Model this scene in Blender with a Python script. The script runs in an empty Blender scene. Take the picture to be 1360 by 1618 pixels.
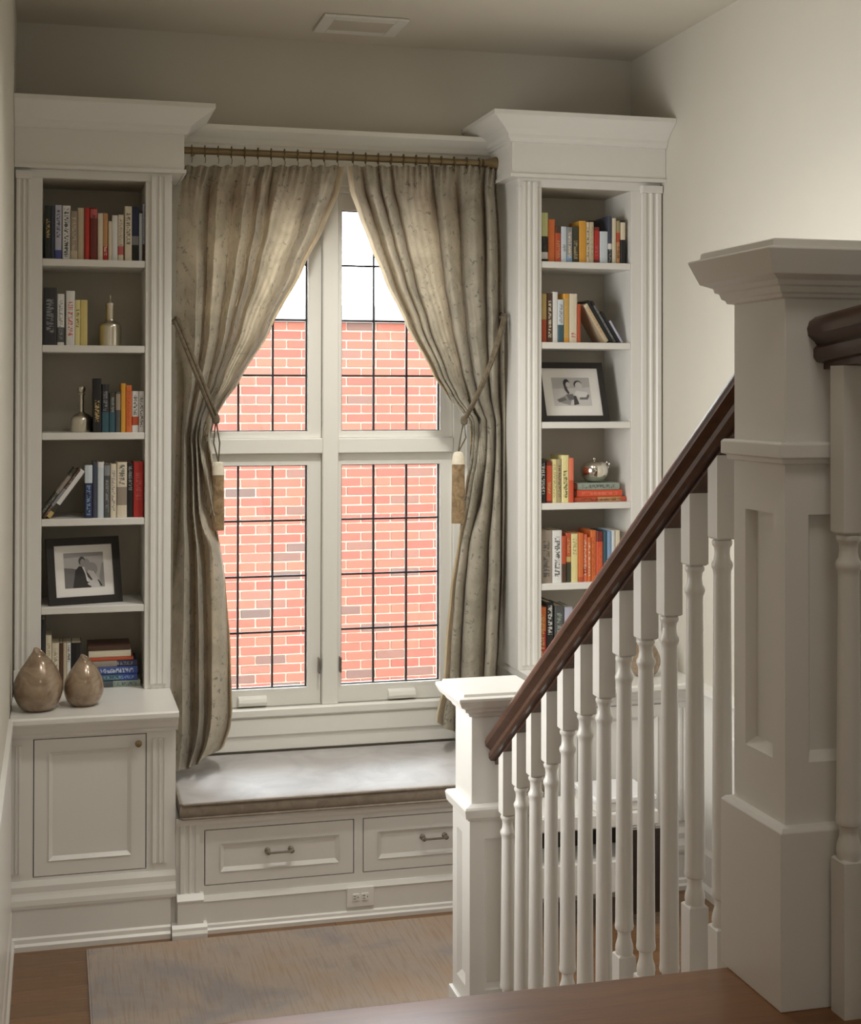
import bpy, bmesh, math, random
from mathutils import Vector, Matrix
random.seed(4)
S = bpy.context.scene
C = S.collection
PI = math.pi

# ------------------------------------------------------------------ camera
FPX, PX, PY, W, H = 2266.99, 680.0, 600.0, 1360.0, 1618.0
YAW, PITCH, ROLL, CAMH = 0.2569, 0.00926, 0.00138, 1.98922
_f = Vector((math.sin(YAW) * math.cos(PITCH), math.cos(YAW) * math.cos(PITCH), math.sin(PITCH)))
_r0 = Vector((math.cos(YAW), -math.sin(YAW), 0))
_u0 = _r0.cross(_f)
_r = _r0 * math.cos(ROLL) + _u0 * math.sin(ROLL)
_u = _u0 * math.cos(ROLL) - _r0 * math.sin(ROLL)
cam_data = bpy.data.cameras.new('camera')
cam = bpy.data.objects.new('camera', cam_data)
C.objects.link(cam)
cam.matrix_world = Matrix(((_r.x, _u.x, -_f.x, 0), (_r.y, _u.y, -_f.y, 0), (_r.z, _u.z, -_f.z, CAMH), (0, 0, 0, 1)))
cam_data.sensor_fit = 'VERTICAL'
cam_data.sensor_height = 36.0
cam_data.lens = FPX / H * 36.0
cam_data.shift_y = -(H / 2 - PY) / H
cam_data.clip_start = 0.05
S.camera = cam

# ------------------------------------------------------------------ sky, lamps, exposure
world = bpy.data.worlds.new('overcast_sky')
S.world = world
world.use_nodes = True
bg = world.node_tree.nodes['Background']
bg.inputs['Color'].default_value = (0.90, 0.96, 1.0, 1)
bg.inputs['Strength'].default_value = 15.0


def area(name, loc, rot, sx, sy, power, col):
    l = bpy.data.lights.new(name, 'AREA')
    l.shape = 'RECTANGLE'
    l.size, l.size_y, l.energy, l.color = sx, sy, power, col
    o = bpy.data.objects.new(name, l)
    C.objects.link(o)
    o.location, o.rotation_euler = loc, rot
    return o


XL0 = -0.135
# added fill light from the hall behind the camera, no window there
area('hall_fill_light', (0.9, -1.4, 2.3), (PI / 2, 0, 0), 2.2, 1.6, 5.5, (1.0, 0.95, 0.88))
# added fill light at the left wall, brightens right wall and left faces
area('side_fill_light', (XL0, 4.2, 1.85), (0, -PI / 2, 0), 1.5, 1.1, 26, (1.0, 0.985, 0.95)).data.spread = math.radians(105)
area('ceiling_fill_light', (0.9, 1.2, 3.45), (0, 0, 0), 0.5, 0.5, 6, (1.0, 0.92, 0.80))  # added overhead fill, not a known lamp


def ceiling_spot(loc, power, size=130, col=(1.0, 0.955, 0.88), tilt=0.0):
    l = bpy.data.lights.new('ceiling_spot', 'SPOT')
    l.energy, l.color, l.spot_size, l.spot_blend, l.shadow_soft_size = power, col, math.radians(size), 1.0, 0.08
    o = bpy.data.objects.new('ceiling_spot', l)
    C.objects.link(o)
    o.location, o.rotation_euler = loc, (tilt, 0, 0)


# recessed downlights over the window landing
ceiling_spot((1.5, 3.9, 3.47), 48)
ceiling_spot((0.65, 4.0, 3.47), 60)
ceiling_spot((1.16, 5.05, 3.47), 30)  # added to brighten the window frames and crown, no known fitting
# extra spot added to whiten the window frames
ceiling_spot((1.16, 4.85, 3.47), 125, 66, (1.0, 0.97, 0.91), 0.50)
S.view_settings.view_transform = 'Standard'
S.view_settings.look = 'None'
S.view_settings.use_curve_mapping = False
S.view_settings.gamma = 1.0
S.view_settings.exposure = 0.0
S.cycles.use_denoising = True
S.cycles.max_bounces = 10
S.cycles.diffuse_bounces = 6
S.cycles.transparent_max_bounces = 16
S.cycles.sample_clamp_indirect = 6.0


def pt(u, v, Y):
    """world point at depth Y seen at photo position (u, v)"""
    d = _f + _r * ((u - PX) / FPX) + _u * (-(v - PY) / FPX)
    t = Y / d.y
    return Vector((d.x * t, Y, CAMH + d.z * t))


# ------------------------------------------------------------------ materials
def srgb(r, g, b):
    def f(c):
        c /= 255.0
        return c / 12.92 if c <= 0.04045 else ((c + 0.055) / 1.055) ** 2.4
    return (f(r), f(g), f(b), 1)


def newmat(name):
    m = bpy.data.materials.new(name)
    m.use_nodes = True
    nt = m.node_tree
    return m, nt, nt.nodes['Principled BSDF'], nt.nodes['Material Output']


def mixc(nt, a, b, fac, mode='MIX'):
    n = nt.nodes.new('ShaderNodeMix')
    n.data_type = 'RGBA'
    n.blend_type = mode
    for s, v in ((n.inputs['Factor'], fac), (n.inputs['A'], a), (n.inputs['B'], b)):
        if hasattr(v, 'is_linked'):
            nt.links.new(v, s)
        else:
            s.default_value = v
    return n.outputs['Result']


def math_n(nt, op, a, b=0.0, c=0.0):
    n = nt.nodes.new('ShaderNodeMath')
    n.operation = op
    for i, v in enumerate((a, b, c)):
        if hasattr(v, 'is_linked'):
            nt.links.new(v, n.inputs[i])
        else:
            n.inputs[i].default_value = v
    return n.outputs[0]


def coords(nt, kind='Object', scale=(1, 1, 1)):
    t = nt.nodes.new('ShaderNodeTexCoord')
    m = nt.nodes.new('ShaderNodeMapping')
    m.inputs['Scale'].default_value = scale
    nt.links.new(t.outputs[kind], m.inputs['Vector'])
    return m.outputs['Vector']


def noise(nt, vec, scale, detail=4, rough=0.55, dist=0.0):
    n = nt.nodes.new('ShaderNodeTexNoise')
    n.inputs['Scale'].default_value = scale
    n.inputs['Detail'].default_value = detail
    n.inputs['Roughness'].default_value = rough
    n.inputs['Distortion'].default_value = dist
    nt.links.new(vec, n.inputs['Vector'])
    return n.outputs['Fac']


def ramp(nt, fac, stops):
    n = nt.nodes.new('ShaderNodeValToRGB')
    e = n.color_ramp.elements
    while len(e) < len(stops):
        e.new(0.5)
    for i, (p, c) in enumerate(stops):
        e[i].position, e[i].color = p, c
    nt.links.new(fac, n.inputs['Fac'])
    return n.outputs['Color']


def bump(nt, b, h, strength, dist=0.002):
    n = nt.nodes.new('ShaderNodeBump')
    n.inputs['Strength'].default_value = strength
    n.inputs['Distance'].default_value = dist
    nt.links.new(h, n.inputs['Height'])
    nt.links.new(n.outputs['Normal'], b.inputs['Normal'])


def scale_col(c, k):
    return (min(1, c[0] * k), min(1, c[1] * k), min(1, c[2] * k), 1)


def paint(name, col, rough=0.45, var=0.03, bmp=0.0, nscale=3.0):
    m, nt, b, o = newmat(name)
    v = coords(nt)
    f = noise(nt, v, nscale)
    nt.links.new(mixc(nt, scale_col(col, 1 - var), scale_col(col, 1 + var), f), b.inputs['Base Color'])
    b.inputs['Roughness'].default_value = rough
    if bmp:
        bump(nt, b, noise(nt, v, 120, 2), bmp, 0.001)
    return m


def wood(name, c1, c2, rough, axis=(1, 14, 14), scale=3.0, coat=0.0, bmp=0.15):
    m, nt, b, o = newmat(name)
    v = coords(nt, 'Object', axis)
    f = noise(nt, v, scale, 6, 0.6, 0.6)
    f2 = noise(nt, v, scale * 9, 3, 0.6)
    g = math_n(nt, 'ADD', math_n(nt, 'MULTIPLY', f, 0.7), math_n(nt, 'MULTIPLY', f2, 0.3))
    oi = nt.nodes.new('ShaderNodeObjectInfo')
    base = ramp(nt, g, [(0.3, c1), (0.7, c2)])
    dark = mixc(nt, base, scale_col(c1, 0.75), math_n(nt, 'MULTIPLY', oi.outputs['Random'], 0.45))
    nt.links.new(dark, b.inputs['Base Color'])
    b.inputs['Roughness'].default_value = rough
    b.inputs['Coat Weight'].default_value = coat
    b.inputs['Coat Roughness'].default_value = 0.18
    bump(nt, b, g, bmp, 0.0008)
    return m


WHITE = paint('white_gloss_paint', (0.77, 0.76, 0.725, 1), 0.32, 0.012)
CREAM = paint('cream_white_paint', (0.86, 0.85, 0.79, 1), 0.35, 0.012)
WALLP = paint('warm_greige_wall_paint', (0.60, 0.572, 0.505, 1), 0.75, 0.02, 0.15)
CEILP = paint('ceiling_paint', (0.66, 0.62, 0.54, 1), 0.8, 0.02, 0.1)
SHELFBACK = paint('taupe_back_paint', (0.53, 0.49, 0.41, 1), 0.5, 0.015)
DARKWOOD = wood('dark_stained_wood', srgb(46, 26, 18), srgb(92, 58, 40), 0.3, (10, 1, 10), 6, 0.25)
FLOORW = wood('oak_floor', srgb(98, 70, 44), srgb(146, 108, 72), 0.38, (1.2, 14, 14), 3.0, 0.15)
LANDW = wood('brown_oak_tread', srgb(102, 62, 24), srgb(146, 96, 44), 0.36, (1.0, 10, 10), 3.0, 0.12)
BENCHW = wood('espresso_wood_and_shade', srgb(30, 20, 14), srgb(52, 36, 24), 0.5, (2, 12, 12))  # bench legs, and the dark sheets that stand for shade in the bench


def metal(name, col, rough, var=0.1):
    m, nt, b, o = newmat(name)
    v = coords(nt)
    nt.links.new(mixc(nt, scale_col(col, 1 - var), scale_col(col, 1 + var), noise(nt, v, 14)), b.inputs['Base Color'])
    b.inputs['Metallic'].default_value = 1.0
    b.inputs['Roughness'].default_value = rough
    return m


BRASS = metal('aged_brass', (0.26, 0.20, 0.11, 1), 0.42)
PEWTER = metal('pewter', (0.30, 0.27, 0.23, 1), 0.35)
SILVER = metal('champagne_silver', (0.72, 0.67, 0.56, 1), 0.28)
POLISH = metal('polished_silver', (0.80, 0.76, 0.68, 1), 0.16)
LEAD = paint('lead_came', srgb(48, 46, 46), 0.5)
BLACK = paint('black_frame_lacquer', srgb(36, 33, 31), 0.35, 0.08)
PAPER = paint('mat_board', srgb(232, 230, 226), 0.7, 0.01)
PAGES = paint('book_pages', srgb(222, 212, 188), 0.8, 0.06, 0.0, 60)
HOLE = paint('slot_dark', srgb(70, 66, 60), 0.6)
GAP = paint('gap_shadow_line', srgb(34, 29, 25), 0.9)


def make_glass():
    m, nt, b, o = newmat('window_glass')
    nt.nodes.remove(b)
    tr = nt.nodes.new('ShaderNodeBsdfTransparent')
    tr.inputs['Color'].default_value = (0.97, 0.98, 0.98, 1)
    gl = nt.nodes.new('ShaderNodeBsdfGlossy')
    gl.inputs['Roughness'].default_value = 0.02
    fr = nt.nodes.new('ShaderNodeFresnel')
    fr.inputs['IOR'].default_value = 1.45
    # faint waviness of the old glass
    n = nt.nodes.new('ShaderNodeBump')
    n.inputs['Strength'].default_value = 0.05
    nt.links.new(noise(nt, coords(nt), 6, 2), n.inputs['Height'])
    nt.links.new(n.outputs['Normal'], gl.inputs['Normal'])
    mx = nt.nodes.new('ShaderNodeMixShader')
    nt.links.new(fr.outputs['Fac'], mx.inputs['Fac'])
    nt.links.new(tr.outputs[0], mx.inputs[1])
    nt.links.new(gl.outputs[0], mx.inputs[2])
    nt.links.new(mx.outputs[0], o.inputs['Surface'])
    return m


GLASS = make_glass()


def fabric(name, c1, c2, transl=0.0, speck=None, scale=9.0, rough=0.9):
    m, nt, b, o = newmat(name)
    v = coords(nt)
    f = noise(nt, v, scale, 5, 0.6, 0.8)
    col = ramp(nt, f, [(0.35, c1), (0.65, c2)])
    if speck:
        f3 = noise(nt, v, 42, 2, 0.6, 0.6)
        mask = ramp(nt, f3, [(0.60, (0, 0, 0, 1)), (0.70, (1, 1, 1, 1))])
        col = mixc(nt, col, speck, math_n(nt, 'MULTIPLY', mask, 0.7))
    nt.links.new(col, b.inputs['Base Color'])
    b.inputs['Roughness'].default_value = rough
    b.inputs['Sheen Weight'].default_value = 0.15
    bump(nt, b, noise(nt, v, 400, 2), 0.25, 0.001)
    if transl:
        t = nt.nodes.new('ShaderNodeBsdfTranslucent')
        nt.links.new(mixc(nt, col, (1.0, 0.70, 0.36, 1), 0.6, 'MULTIPLY'), t.inputs['Color'])
        mx = nt.nodes.new('ShaderNodeMixShader')
        mx.inputs['Fac'].default_value = transl
        nt.links.new(b.outputs[0], mx.inputs[1])
        nt.links.new(t.outputs[0], mx.inputs[2])
        nt.links.new(mx.outputs[0], o.inputs['Surface'])
    return m


CURTAIN = fabric('taupe_floral_linen', srgb(162, 156, 140), srgb(188, 181, 165), 0.27, srgb(96, 98, 92))
LINING = fabric('cream_curtain_lining', srgb(214, 206, 186), srgb(226, 220, 200), 0.35)
ROPE = fabric('taupe_braid', srgb(84, 74, 58), srgb(112, 100, 80), 0.0, None, 60)
TASSEL = fabric('bullion_fringe', srgb(116, 94, 66), srgb(160, 136, 102), 0.0, None, 30)
TASSELTOP = fabric('pale_tassel_cap', srgb(214, 204, 182), srgb(230, 222, 204), 0.0, None, 30)
CUSH = fabric('grey_seat_velvet', srgb(166, 163, 162), srgb(190, 187, 186), 0.0, None, 5, 0.55)
PIPING = fabric('grey_brown_piping', srgb(128, 116, 102), srgb(146, 134, 120), 0.0, None, 30)
BOXTOP = paint('pale_box_lacquer', srgb(238, 239, 242), 0.4)


def rug_mat():
    m, nt, b, o = newmat('faded_ribbed_rug')
    v = coords(nt, 'Object')
    big = noise(nt, v, 2.2, 5, 0.6, 0.4)
    col = ramp(nt, big, [(0.38, srgb(166, 146, 128)), (0.5, srgb(164, 151, 140)), (0.62, srgb(146, 139, 138))])
    vs = coords(nt, 'Object', (60, 2.5, 1))
    col = mixc(nt, col, srgb(136, 116, 98), math_n(nt, 'MULTIPLY', ramp(nt, noise(nt, vs, 2.0, 3), [(0.5, (0, 0, 0, 1)), (0.62, (1, 1, 1, 1))]), 0.35))
    nt.links.new(col, b.inputs['Base Color'])
    b.inputs['Roughness'].default_value = 0.95
    bump(nt, b, noise(nt, vs, 3.0, 2), 0.4, 0.002)
    return m


RUG = rug_mat()


def ceramic():
    m, nt, b, o = newmat('bronze_brown_glaze')
    v = coords(nt, 'Object', (1, 1, 2))
    f = noise(nt, v, 7, 4, 0.6, 1.5)
    nt.links.new(ramp(nt, f, [(0.3, srgb(122, 100, 78)), (0.55, srgb(160, 140, 118)), (0.75, srgb(178, 162, 140))]), b.inputs['Base Color'])
    b.inputs['Roughness'].default_value = 0.25
    b.inputs['Metallic'].default_value = 0.25
    b.inputs['Coat Weight'].default_value = 0.6
    b.inputs['Coat Roughness'].default_value = 0.06
    return m


CERAM = ceramic()


def brickmat(name, c):
    m, nt, b, o = newmat(name)
    oi = nt.nodes.new('ShaderNodeObjectInfo')
    v = coords(nt)
    f = noise(nt, v, 30, 4)
    base = mixc(nt, scale_col(c, 0.85), scale_col(c, 1.15), f)
    hue = mixc(nt, base, mixc(nt, base, (0.26, 0.095, 0.062, 1), 0.6), oi.outputs['Random'])
    nt.links.new(hue, b.inputs['Base Color'])
    b.inputs['Roughness'].default_value = 0.9
    bump(nt, b, f, 0.4, 0.003)
    return m


BRICK = brickmat('red_brick', (0.195, 0.056, 0.043, 1))
BRICKD = brickmat('dark_burnt_brick', (0.088, 0.060, 0.055, 1))
MORTAR = paint('pale_mortar', (0.56, 0.49, 0.42, 1), 0.95, 0.1, 0.0, 40)
ROOFM = paint('grey_roof_slates', (0.30, 0.31, 0.33, 1), 0.8, 0.1, 0.0, 20)


# ------------------------------------------------------------------ mesh helpers
class MB:
    def __init__(self):
        self.v, self.f, self.m = [], [], []

    def add(self, vs, fs, mi=0):
        b = len(self.v)
        self.v += [tuple(p) for p in vs]
        self.f += [tuple(i + b for i in f) for f in fs]
        self.m += [mi] * len(fs)
        return self

    def box(self, x0, x1, y0, y1, z0, z1, mi=0):
        vs = [(x, y, z) for z in (z0, z1) for y in (y0, y1) for x in (x0, x1)]
        fs = [(0, 2, 3, 1), (4, 5, 7, 6), (0, 1, 5, 4), (2, 6, 7, 3), (0, 4, 6, 2), (1, 3, 7, 5)]
        return self.add(vs, fs, mi)

    def chamfer_box(self, x0, x1, y0, y1, z0, z1, c, mi=0):
        """box with all edges chamfered by c"""
        vs, idx = [], {}
        xs, ys, zs = (x0, x1), (y0, y1), (z0, z1)
        for i in (0, 1):
            for j in (0, 1):
                for k in (0, 1):
                    sx, sy, sz = (1 - 2 * i), (1 - 2 * j), (1 - 2 * k)
                    for a in range(3):
                        p = [xs[i] + sx * c, ys[j] + sy * c, zs[k] + sz * c]
                        p[a] = (xs[i], ys[j], zs[k])[a]
                        idx[(i, j, k, a)] = len(vs)
                        vs.append(p)
        bm = bmesh.new()
        for p in vs:
            bm.verts.new(p)
        bmesh.ops.convex_hull(bm, input=bm.verts[:])
        bm.verts.index_update()
        self.add([tuple(q.co) for q in bm.verts], [[q.index for q in f.verts] for f in bm.faces], mi)
        bm.free()
        return self

    def prism(self, prof, axis, a, b, mi=0):
        """closed 2-D profile swept along an axis: x -> (y,z), y -> (x,z), z -> (x,y)"""
        def p3(p, t):
            return (t, p[0], p[1]) if axis == 'x' else (p[0], t, p[1]) if axis == 'y' else (p[0], p[1], t)
        n = len(prof)
        vs = [p3(p, a) for p in prof] + [p3(p, b) for p in prof]
        fs = [(i, (i + 1) % n, n + (i + 1) % n, n + i) for i in range(n)]
        fs += [tuple(range(n - 1, -1, -1)), tuple(range(n, 2 * n))]
        return self.add(vs, fs, mi)

    def lathe(self, prof, cx, cy, seg=24, mi=0, z0=0.0, sx=1.0, sy=1.0):
        """profile of (radius, z) turned about the vertical through (cx, cy)"""
        vs, fs = [], []
        n = len(prof)
        for r, z in prof:
            for k in range(seg):
                t = 2 * PI * k / seg
                vs.append((cx + sx * r * math.cos(t), cy + sy * r * math.sin(t), z0 + z))
        for i in range(n - 1):
            for k in range(seg):
                k2 = (k + 1) % seg
                fs.append((i * seg + k, i * seg + k2, (i + 1) * seg + k2, (i + 1) * seg + k))
        fs.append(tuple(range(seg - 1, -1, -1)))
        fs.append(tuple((n - 1) * seg + k for k in range(seg)))
        return self.add(vs, fs, mi)

    def tube(self, path, r, seg=8, mi=0, radii=None):
        path = [Vector(p) for p in path]
        vs, fs = [], []
        n = len(path)
        up = Vector((0, 0, 1))
        for i, p in enumerate(path):
            t = (path[min(i + 1, n - 1)] - path[max(i - 1, 0)]).normalized()
            a = t.cross(up)
            if a.length < 1e-3:
                a = t.cross(Vector((0, 1, 0)))
            a.normalize()
            b = t.cross(a)
            rr = radii[i] if radii else r
            for k in range(seg):
                q = 2 * PI * k / seg
                vs.append(p + a * rr * math.cos(q) + b * rr * math.sin(q))
        for i in range(n - 1):
            for k in range(seg):
                k2 = (k + 1) % seg
                fs.append((i * seg + k, i * seg + k2, (i + 1) * seg + k2, (i + 1) * seg + k))
        fs.append(tuple(range(seg - 1, -1, -1)))
        fs.append(tuple((n - 1) * seg + k for k in range(seg)))
        return self.add(vs, fs, mi)

    def ring(self, x0, x1, z0, z1, w, y0, y1, mi=0):
        """rectangular frame in the XZ plane, border w inward"""
        self.box(x0, x0 + w, y0, y1, z0, z1, mi)
        self.box(x1 - w, x1, y0, y1, z0, z1, mi)
        self.box(x0 + w, x1 - w, y0, y1, z0, z0 + w, mi)
        return self.box(x0 + w, x1 - w, y0, y1, z1 - w, z1, mi)

    def bevel_frame(self, x0, x1, z0, z1, w, yo, yi, mi=0):
        """sloped moulding: outer edge at depth yo, inner edge (w inside) at depth yi"""
        o = [(x0, yo, z0), (x1, yo, z0), (x1, yo, z1), (x0, yo, z1)]
        i = [(x0 + w, yi, z0 + w), (x1 - w, yi, z0 + w), (x1 - w, yi, z1 - w), (x0 + w, yi, z1 - w)]
        return self.add(o + i, [(k, (k + 1) % 4, 4 + (k + 1) % 4, 4 + k) for k in range(4)], mi)


def mesh(name, mb, mats, off=(0, 0, 0)):
    me = bpy.data.meshes.new(name)
    ox, oy, oz = off
    me.from_pydata([(x - ox, y - oy, z - oz) for x, y, z in mb.v], [], mb.f)
    for m in (mats if isinstance(mats, (list, tuple)) else [mats]):
        me.materials.append(m)
    if any(mb.m):
        me.polygons.foreach_set('material_index', mb.m)
    bm = bmesh.new()
    bm.from_mesh(me)
    bmesh.ops.recalc_face_normals(bm, faces=bm.faces[:])
    bm.to_mesh(me)
    bm.free()
    me.update()
    return me


def wloc(o):
    v = Vector((0, 0, 0))
    while o:
        v += Vector(o.location)
        o = o.parent
    return v


def obj(name, mb, mats, parent=None, smooth=False, bev=0.0, off=None):
    """one mesh object; mb is given in world coordinates"""
    base = wloc(parent) if parent else Vector((0, 0, 0))
    if off is None:
        off = base if parent else Vector((0, 0, 0))
    off = Vector(off)
    me = mesh(name, mb, mats, off)
    o = bpy.data.objects.new(name, me)
    C.objects.link(o)
    o.parent = parent
    o.location = off - base
    if smooth:
        me.polygons.foreach_set('use_smooth', [True] * len(me.polygons))
        try:
            me.set_sharp_from_angle(angle=math.radians(38))
        except Exception:
            pass
    if bev:
        b = o.modifiers.new('bevel', 'BEVEL')
        b.width, b.segments, b.limit_method, b.angle_limit = bev, 2, 'ANGLE', math.radians(40)
    return o


def thing(name, label, cat, loc, group=None):
    o = bpy.data.objects.new(name, None)
    o.empty_display_size = 0.05
    C.objects.link(o)
    o.location = loc
    o['label'], o['category'] = label, cat
    if group:
        o['group'] = group
    return o


def tag(o, label, cat, group=None):
    o['label'], o['category'] = label, cat
    if group:
        o['group'] = group
    return o


def struct(name, mb=None, mat=None, bev=0.0, loc=(0, 0, 0)):
    if mb is None:
        o = bpy.data.objects.new(name, None)
        C.objects.link(o)
        o.location = loc
    else:
        o = obj(name, mb, mat, None, bev=bev)
    o['kind'] = 'structure'
    return o


# ------------------------------------------------------------------ room shell
XL, XR, YB, ZT = -0.147, 2.52, 6.03, 3.49          # left wall, right wall, back wall, ceiling
LZ, NOSE = 0.968, 2.357                             # upper landing height, its nosing
HX0, HX1, HZ0, HZ1 = 0.50, 1.755, 0.60, 2.885       # window hole

mb = MB()
mb.box(XL - .2, HX0, YB, YB + .22, -.3, ZT + .1).box(HX1, XR + .2, YB, YB + .22, -.3, ZT + .1)
mb.box(HX0, HX1, YB, YB + .22, -.3, HZ0).box(HX0, HX1, YB, YB + .22, HZ1, ZT + .1)
struct('wall_back', mb, WALLP)
# unseen outer wall and storey above, added to cut sky light on the bricks
struct('wall_upper', MB().box(-4, 8, YB + .02, YB + .22, ZT + .1, 6.4).box(-4, XL - .2, YB + .02, YB + .22, -.6, ZT + .1).box(XR + .2, 8, YB + .02, YB + .22, -.6, ZT + .1), MORTAR)
struct('wall_left', MB().box(XL - .2, XL, -1.7, YB, -.3, ZT + .1), WALLP)
struct('wall_right', MB().box(XR, XR + .2, -1.7, YB, -.3, ZT + .1), WALLP)
struct('wall_rear', MB().box(XL, XR, -1.7, -1.5, -.3, ZT + .1), WALLP)
struct('ceiling', MB().box(XL, XR, -1.5, YB, ZT, ZT + .1), CEILP)

# wainscot of the right wall, baseboards, chair rails
mb = MB().box(XR - .014, XR, 1.0, 5.34, 0.19, .80)
for k in range(5):
    y = 1.2 + k * .82
    for a, b_ in ((y, y + .025), (y + .66, y + .685)):
        mb.box(XR - .026, XR - .014, a, b_, .286, .644)
    mb.box(XR - .026, XR - .014, y, y + .685, .645, .67).box(XR - .026, XR - .014, y, y + .685, .26, .285)
struct('trim_1', mb, WHITE)
struct('trim_2', MB().prism([(XR, .785), (XR - .025, .785), (XR - .03, .80), (XR - .045, .805), (XR - .045, .822), (XR, .83)], 'y', 1.0, 5.34), WHITE)
struct('baseboard_right', MB().prism([(XR, 0), (XR - .03, 0), (XR - .03, .03), (XR - .02, .05), (XR - .02, .165), (XR - .012, .19), (XR, .195)], 'y', 1.0, 5.34), WHITE)
struct('baseboard_left', MB().prism([(XL, 0), (XL + .02, 0), (XL + .02, .03), (XL + .012, .045), (XL + .012, .135), (XL + .006, .16), (XL, .16)], 'y', 2.4, 5.33), WHITE)
struct('trim_3', MB().box(XL, XL + .008, 2.4, 5.33, .16, .79).prism([(XL, .78), (XL + .009, .78), (XL + .014, .80), (XL + .014, .83), (XL, .845)], 'y', 2.4, 5.26), WHITE)

# floor of the window landing: boards running along the window wall
floor = struct('floor', MB().box(XL, XR, -1.5, YB, -.3, -.012), FLOORW)


def plank_mesh(L, w, t=.012):
    return mesh('plank', MB().chamfer_box(0, L, 0, w - .0012, -t, 0, .0012), FLOORW)


pw = .105
pm = {L: plank_mesh(L - .001, pw) for L in (.62, .9, 1.2)}


def lay(parent, x0, x1, y0, y1, z, mat=None, cache=pm):
    y = y0
    r = 0
    rnd = random.Random(7)
    while y < y1 - 1e-3:
        x = x0 - rnd.random() * .6
        while x < x1:
            L = rnd.choice((.62, .9, 1.2))
            a, b = max(x, x0), min(x + L, x1)
            if b - a > .03:
                if a == x and b == x + L:
                    me = cache[L]
                else:
                    me = mesh('plank', MB().chamfer_box(0, b - a - .001, 0, min(pw, y1 - y) - .0012, -.012, 0, .0012), mat or FLOORW)
                o = bpy.data.objects.new('plank', me)
                C.objects.link(o)
                o.parent = parent
                o.location = (a, y, z)
            x += L
        y += pw
        r += 1


lay(floor, XL, XR, 3.5, 5.4, 0.0)

# upper landing (in front of the camera) and the flight of steps under its nosing
landing = struct('landing', MB().box(XL, 1.34, -1.5, NOSE - .05, LZ - .25, LZ - .03), WHITE)
lm = {L: mesh('plank', MB().chamfer_box(0, L - .001, 0, pw - .0012, -.012, 0, .0012), LANDW) for L in (.62, .9, 1.2)}
nm = MB().prism([(NOSE - .3005, LZ - .03), (NOSE - .02, LZ - .03), (NOSE - .004, LZ - .026), (NOSE, LZ - .015), (NOSE - .004, LZ - .004), (NOSE - .016, LZ), (NOSE - .3005, LZ)], 'x', XL, 1.37)
obj('nosing', nm, LANDW, landing, smooth=True)
_n0 = NOSE - .3015
_yy = _n0
while _yy > .6:
    for (a, b_) in ((XL, .55), (.55, 1.35)):
        sh = .23 * math.sin(_yy * 37)
        mid = .5 + sh
        a2, b2 = (XL, mid) if a == XL else (mid, 1.35)
        me = mesh('plank', MB().chamfer_box(0, b2 - a2 - .001, 0, .1265, -.02, 0, .001), LANDW)
        o = bpy.data.objects.new('plank', me)
        C.objects.link(o)
        o.parent = landing
        o.location = (a2, _yy - .1275, LZ)
    _yy -= .1275

RISE, RUN = .242, .375
stairs = struct('trim_4', MB().box(XL, 1.215, NOSE - .06, NOSE - .045, LZ - .27, LZ - .03), WHITE)
for k in range(1, 4):
    z = LZ - RISE * k
    y0 = NOSE + RUN * (k - 1) - .03 if k > 1 else NOSE - .05
    y1 = NOSE + RUN * k + (.055 if k == 1 else .05)
    obj('tread', MB().box(XL, 1.33, y0, y1, z - .03, z), LANDW, stairs, bev=.008)
    obj('riser', MB().box(XL, 1.31, y1 - .04, y1 - .025, z - RISE, z - .03), WHITE, stairs)
obj('stringer', MB().prism([(NOSE - .06, 0), (NOSE + RUN * 3 + .05, 0), (NOSE + RUN * 3 + .05, .21), (NOSE - .06, .94)], 'x', 1.31, 1.335), WHITE, stairs)


# ------------------------------------------------------------------ outside: brick house across the gap
YH = 10.2
COURSE, BL, BT = .0662, .2185, 2.497
house = thing('brick_house', 'red brick house wall with pale mortar seen through the leaded window', 'building', (2.2, YH, -.6))
obj('mortar', MB().box(-1.5, 6.5, YH + .008, YH + .3, -.6, BT), MORTAR, house)
obj('coping', MB().chamfer_box(-1.5, 6.5, YH - .05, YH + .34, BT + .002, BT + .125, .012), ROOFM, house)


def bmesh_brick(L):
    return MB().chamfer_box(0, L, 0, .02, 0, COURSE - .0105, .003)


dark_px = [(588, 870), (660, 880), (622, 911), (602, 986), (588, 991), (595, 1029), (680, 1066), (413, 876), (455, 908), (425, 950), (412, 883), (446, 880),
           (390, 967), (384, 780), (430, 628), (574, 628), (420, 1040), (452, 833), (390, 1072), (396, 778), (462, 745), (560, 555), (405, 935), (466, 946), (385, 585), (388, 630)]
brick_key = {}


def brick_at(X, Z):
    c = math.floor((BT - Z) / COURSE)
    off = .09 if c % 2 == 0 else .09 + BL / 2
    return c, math.floor((X - off) / BL)


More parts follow.
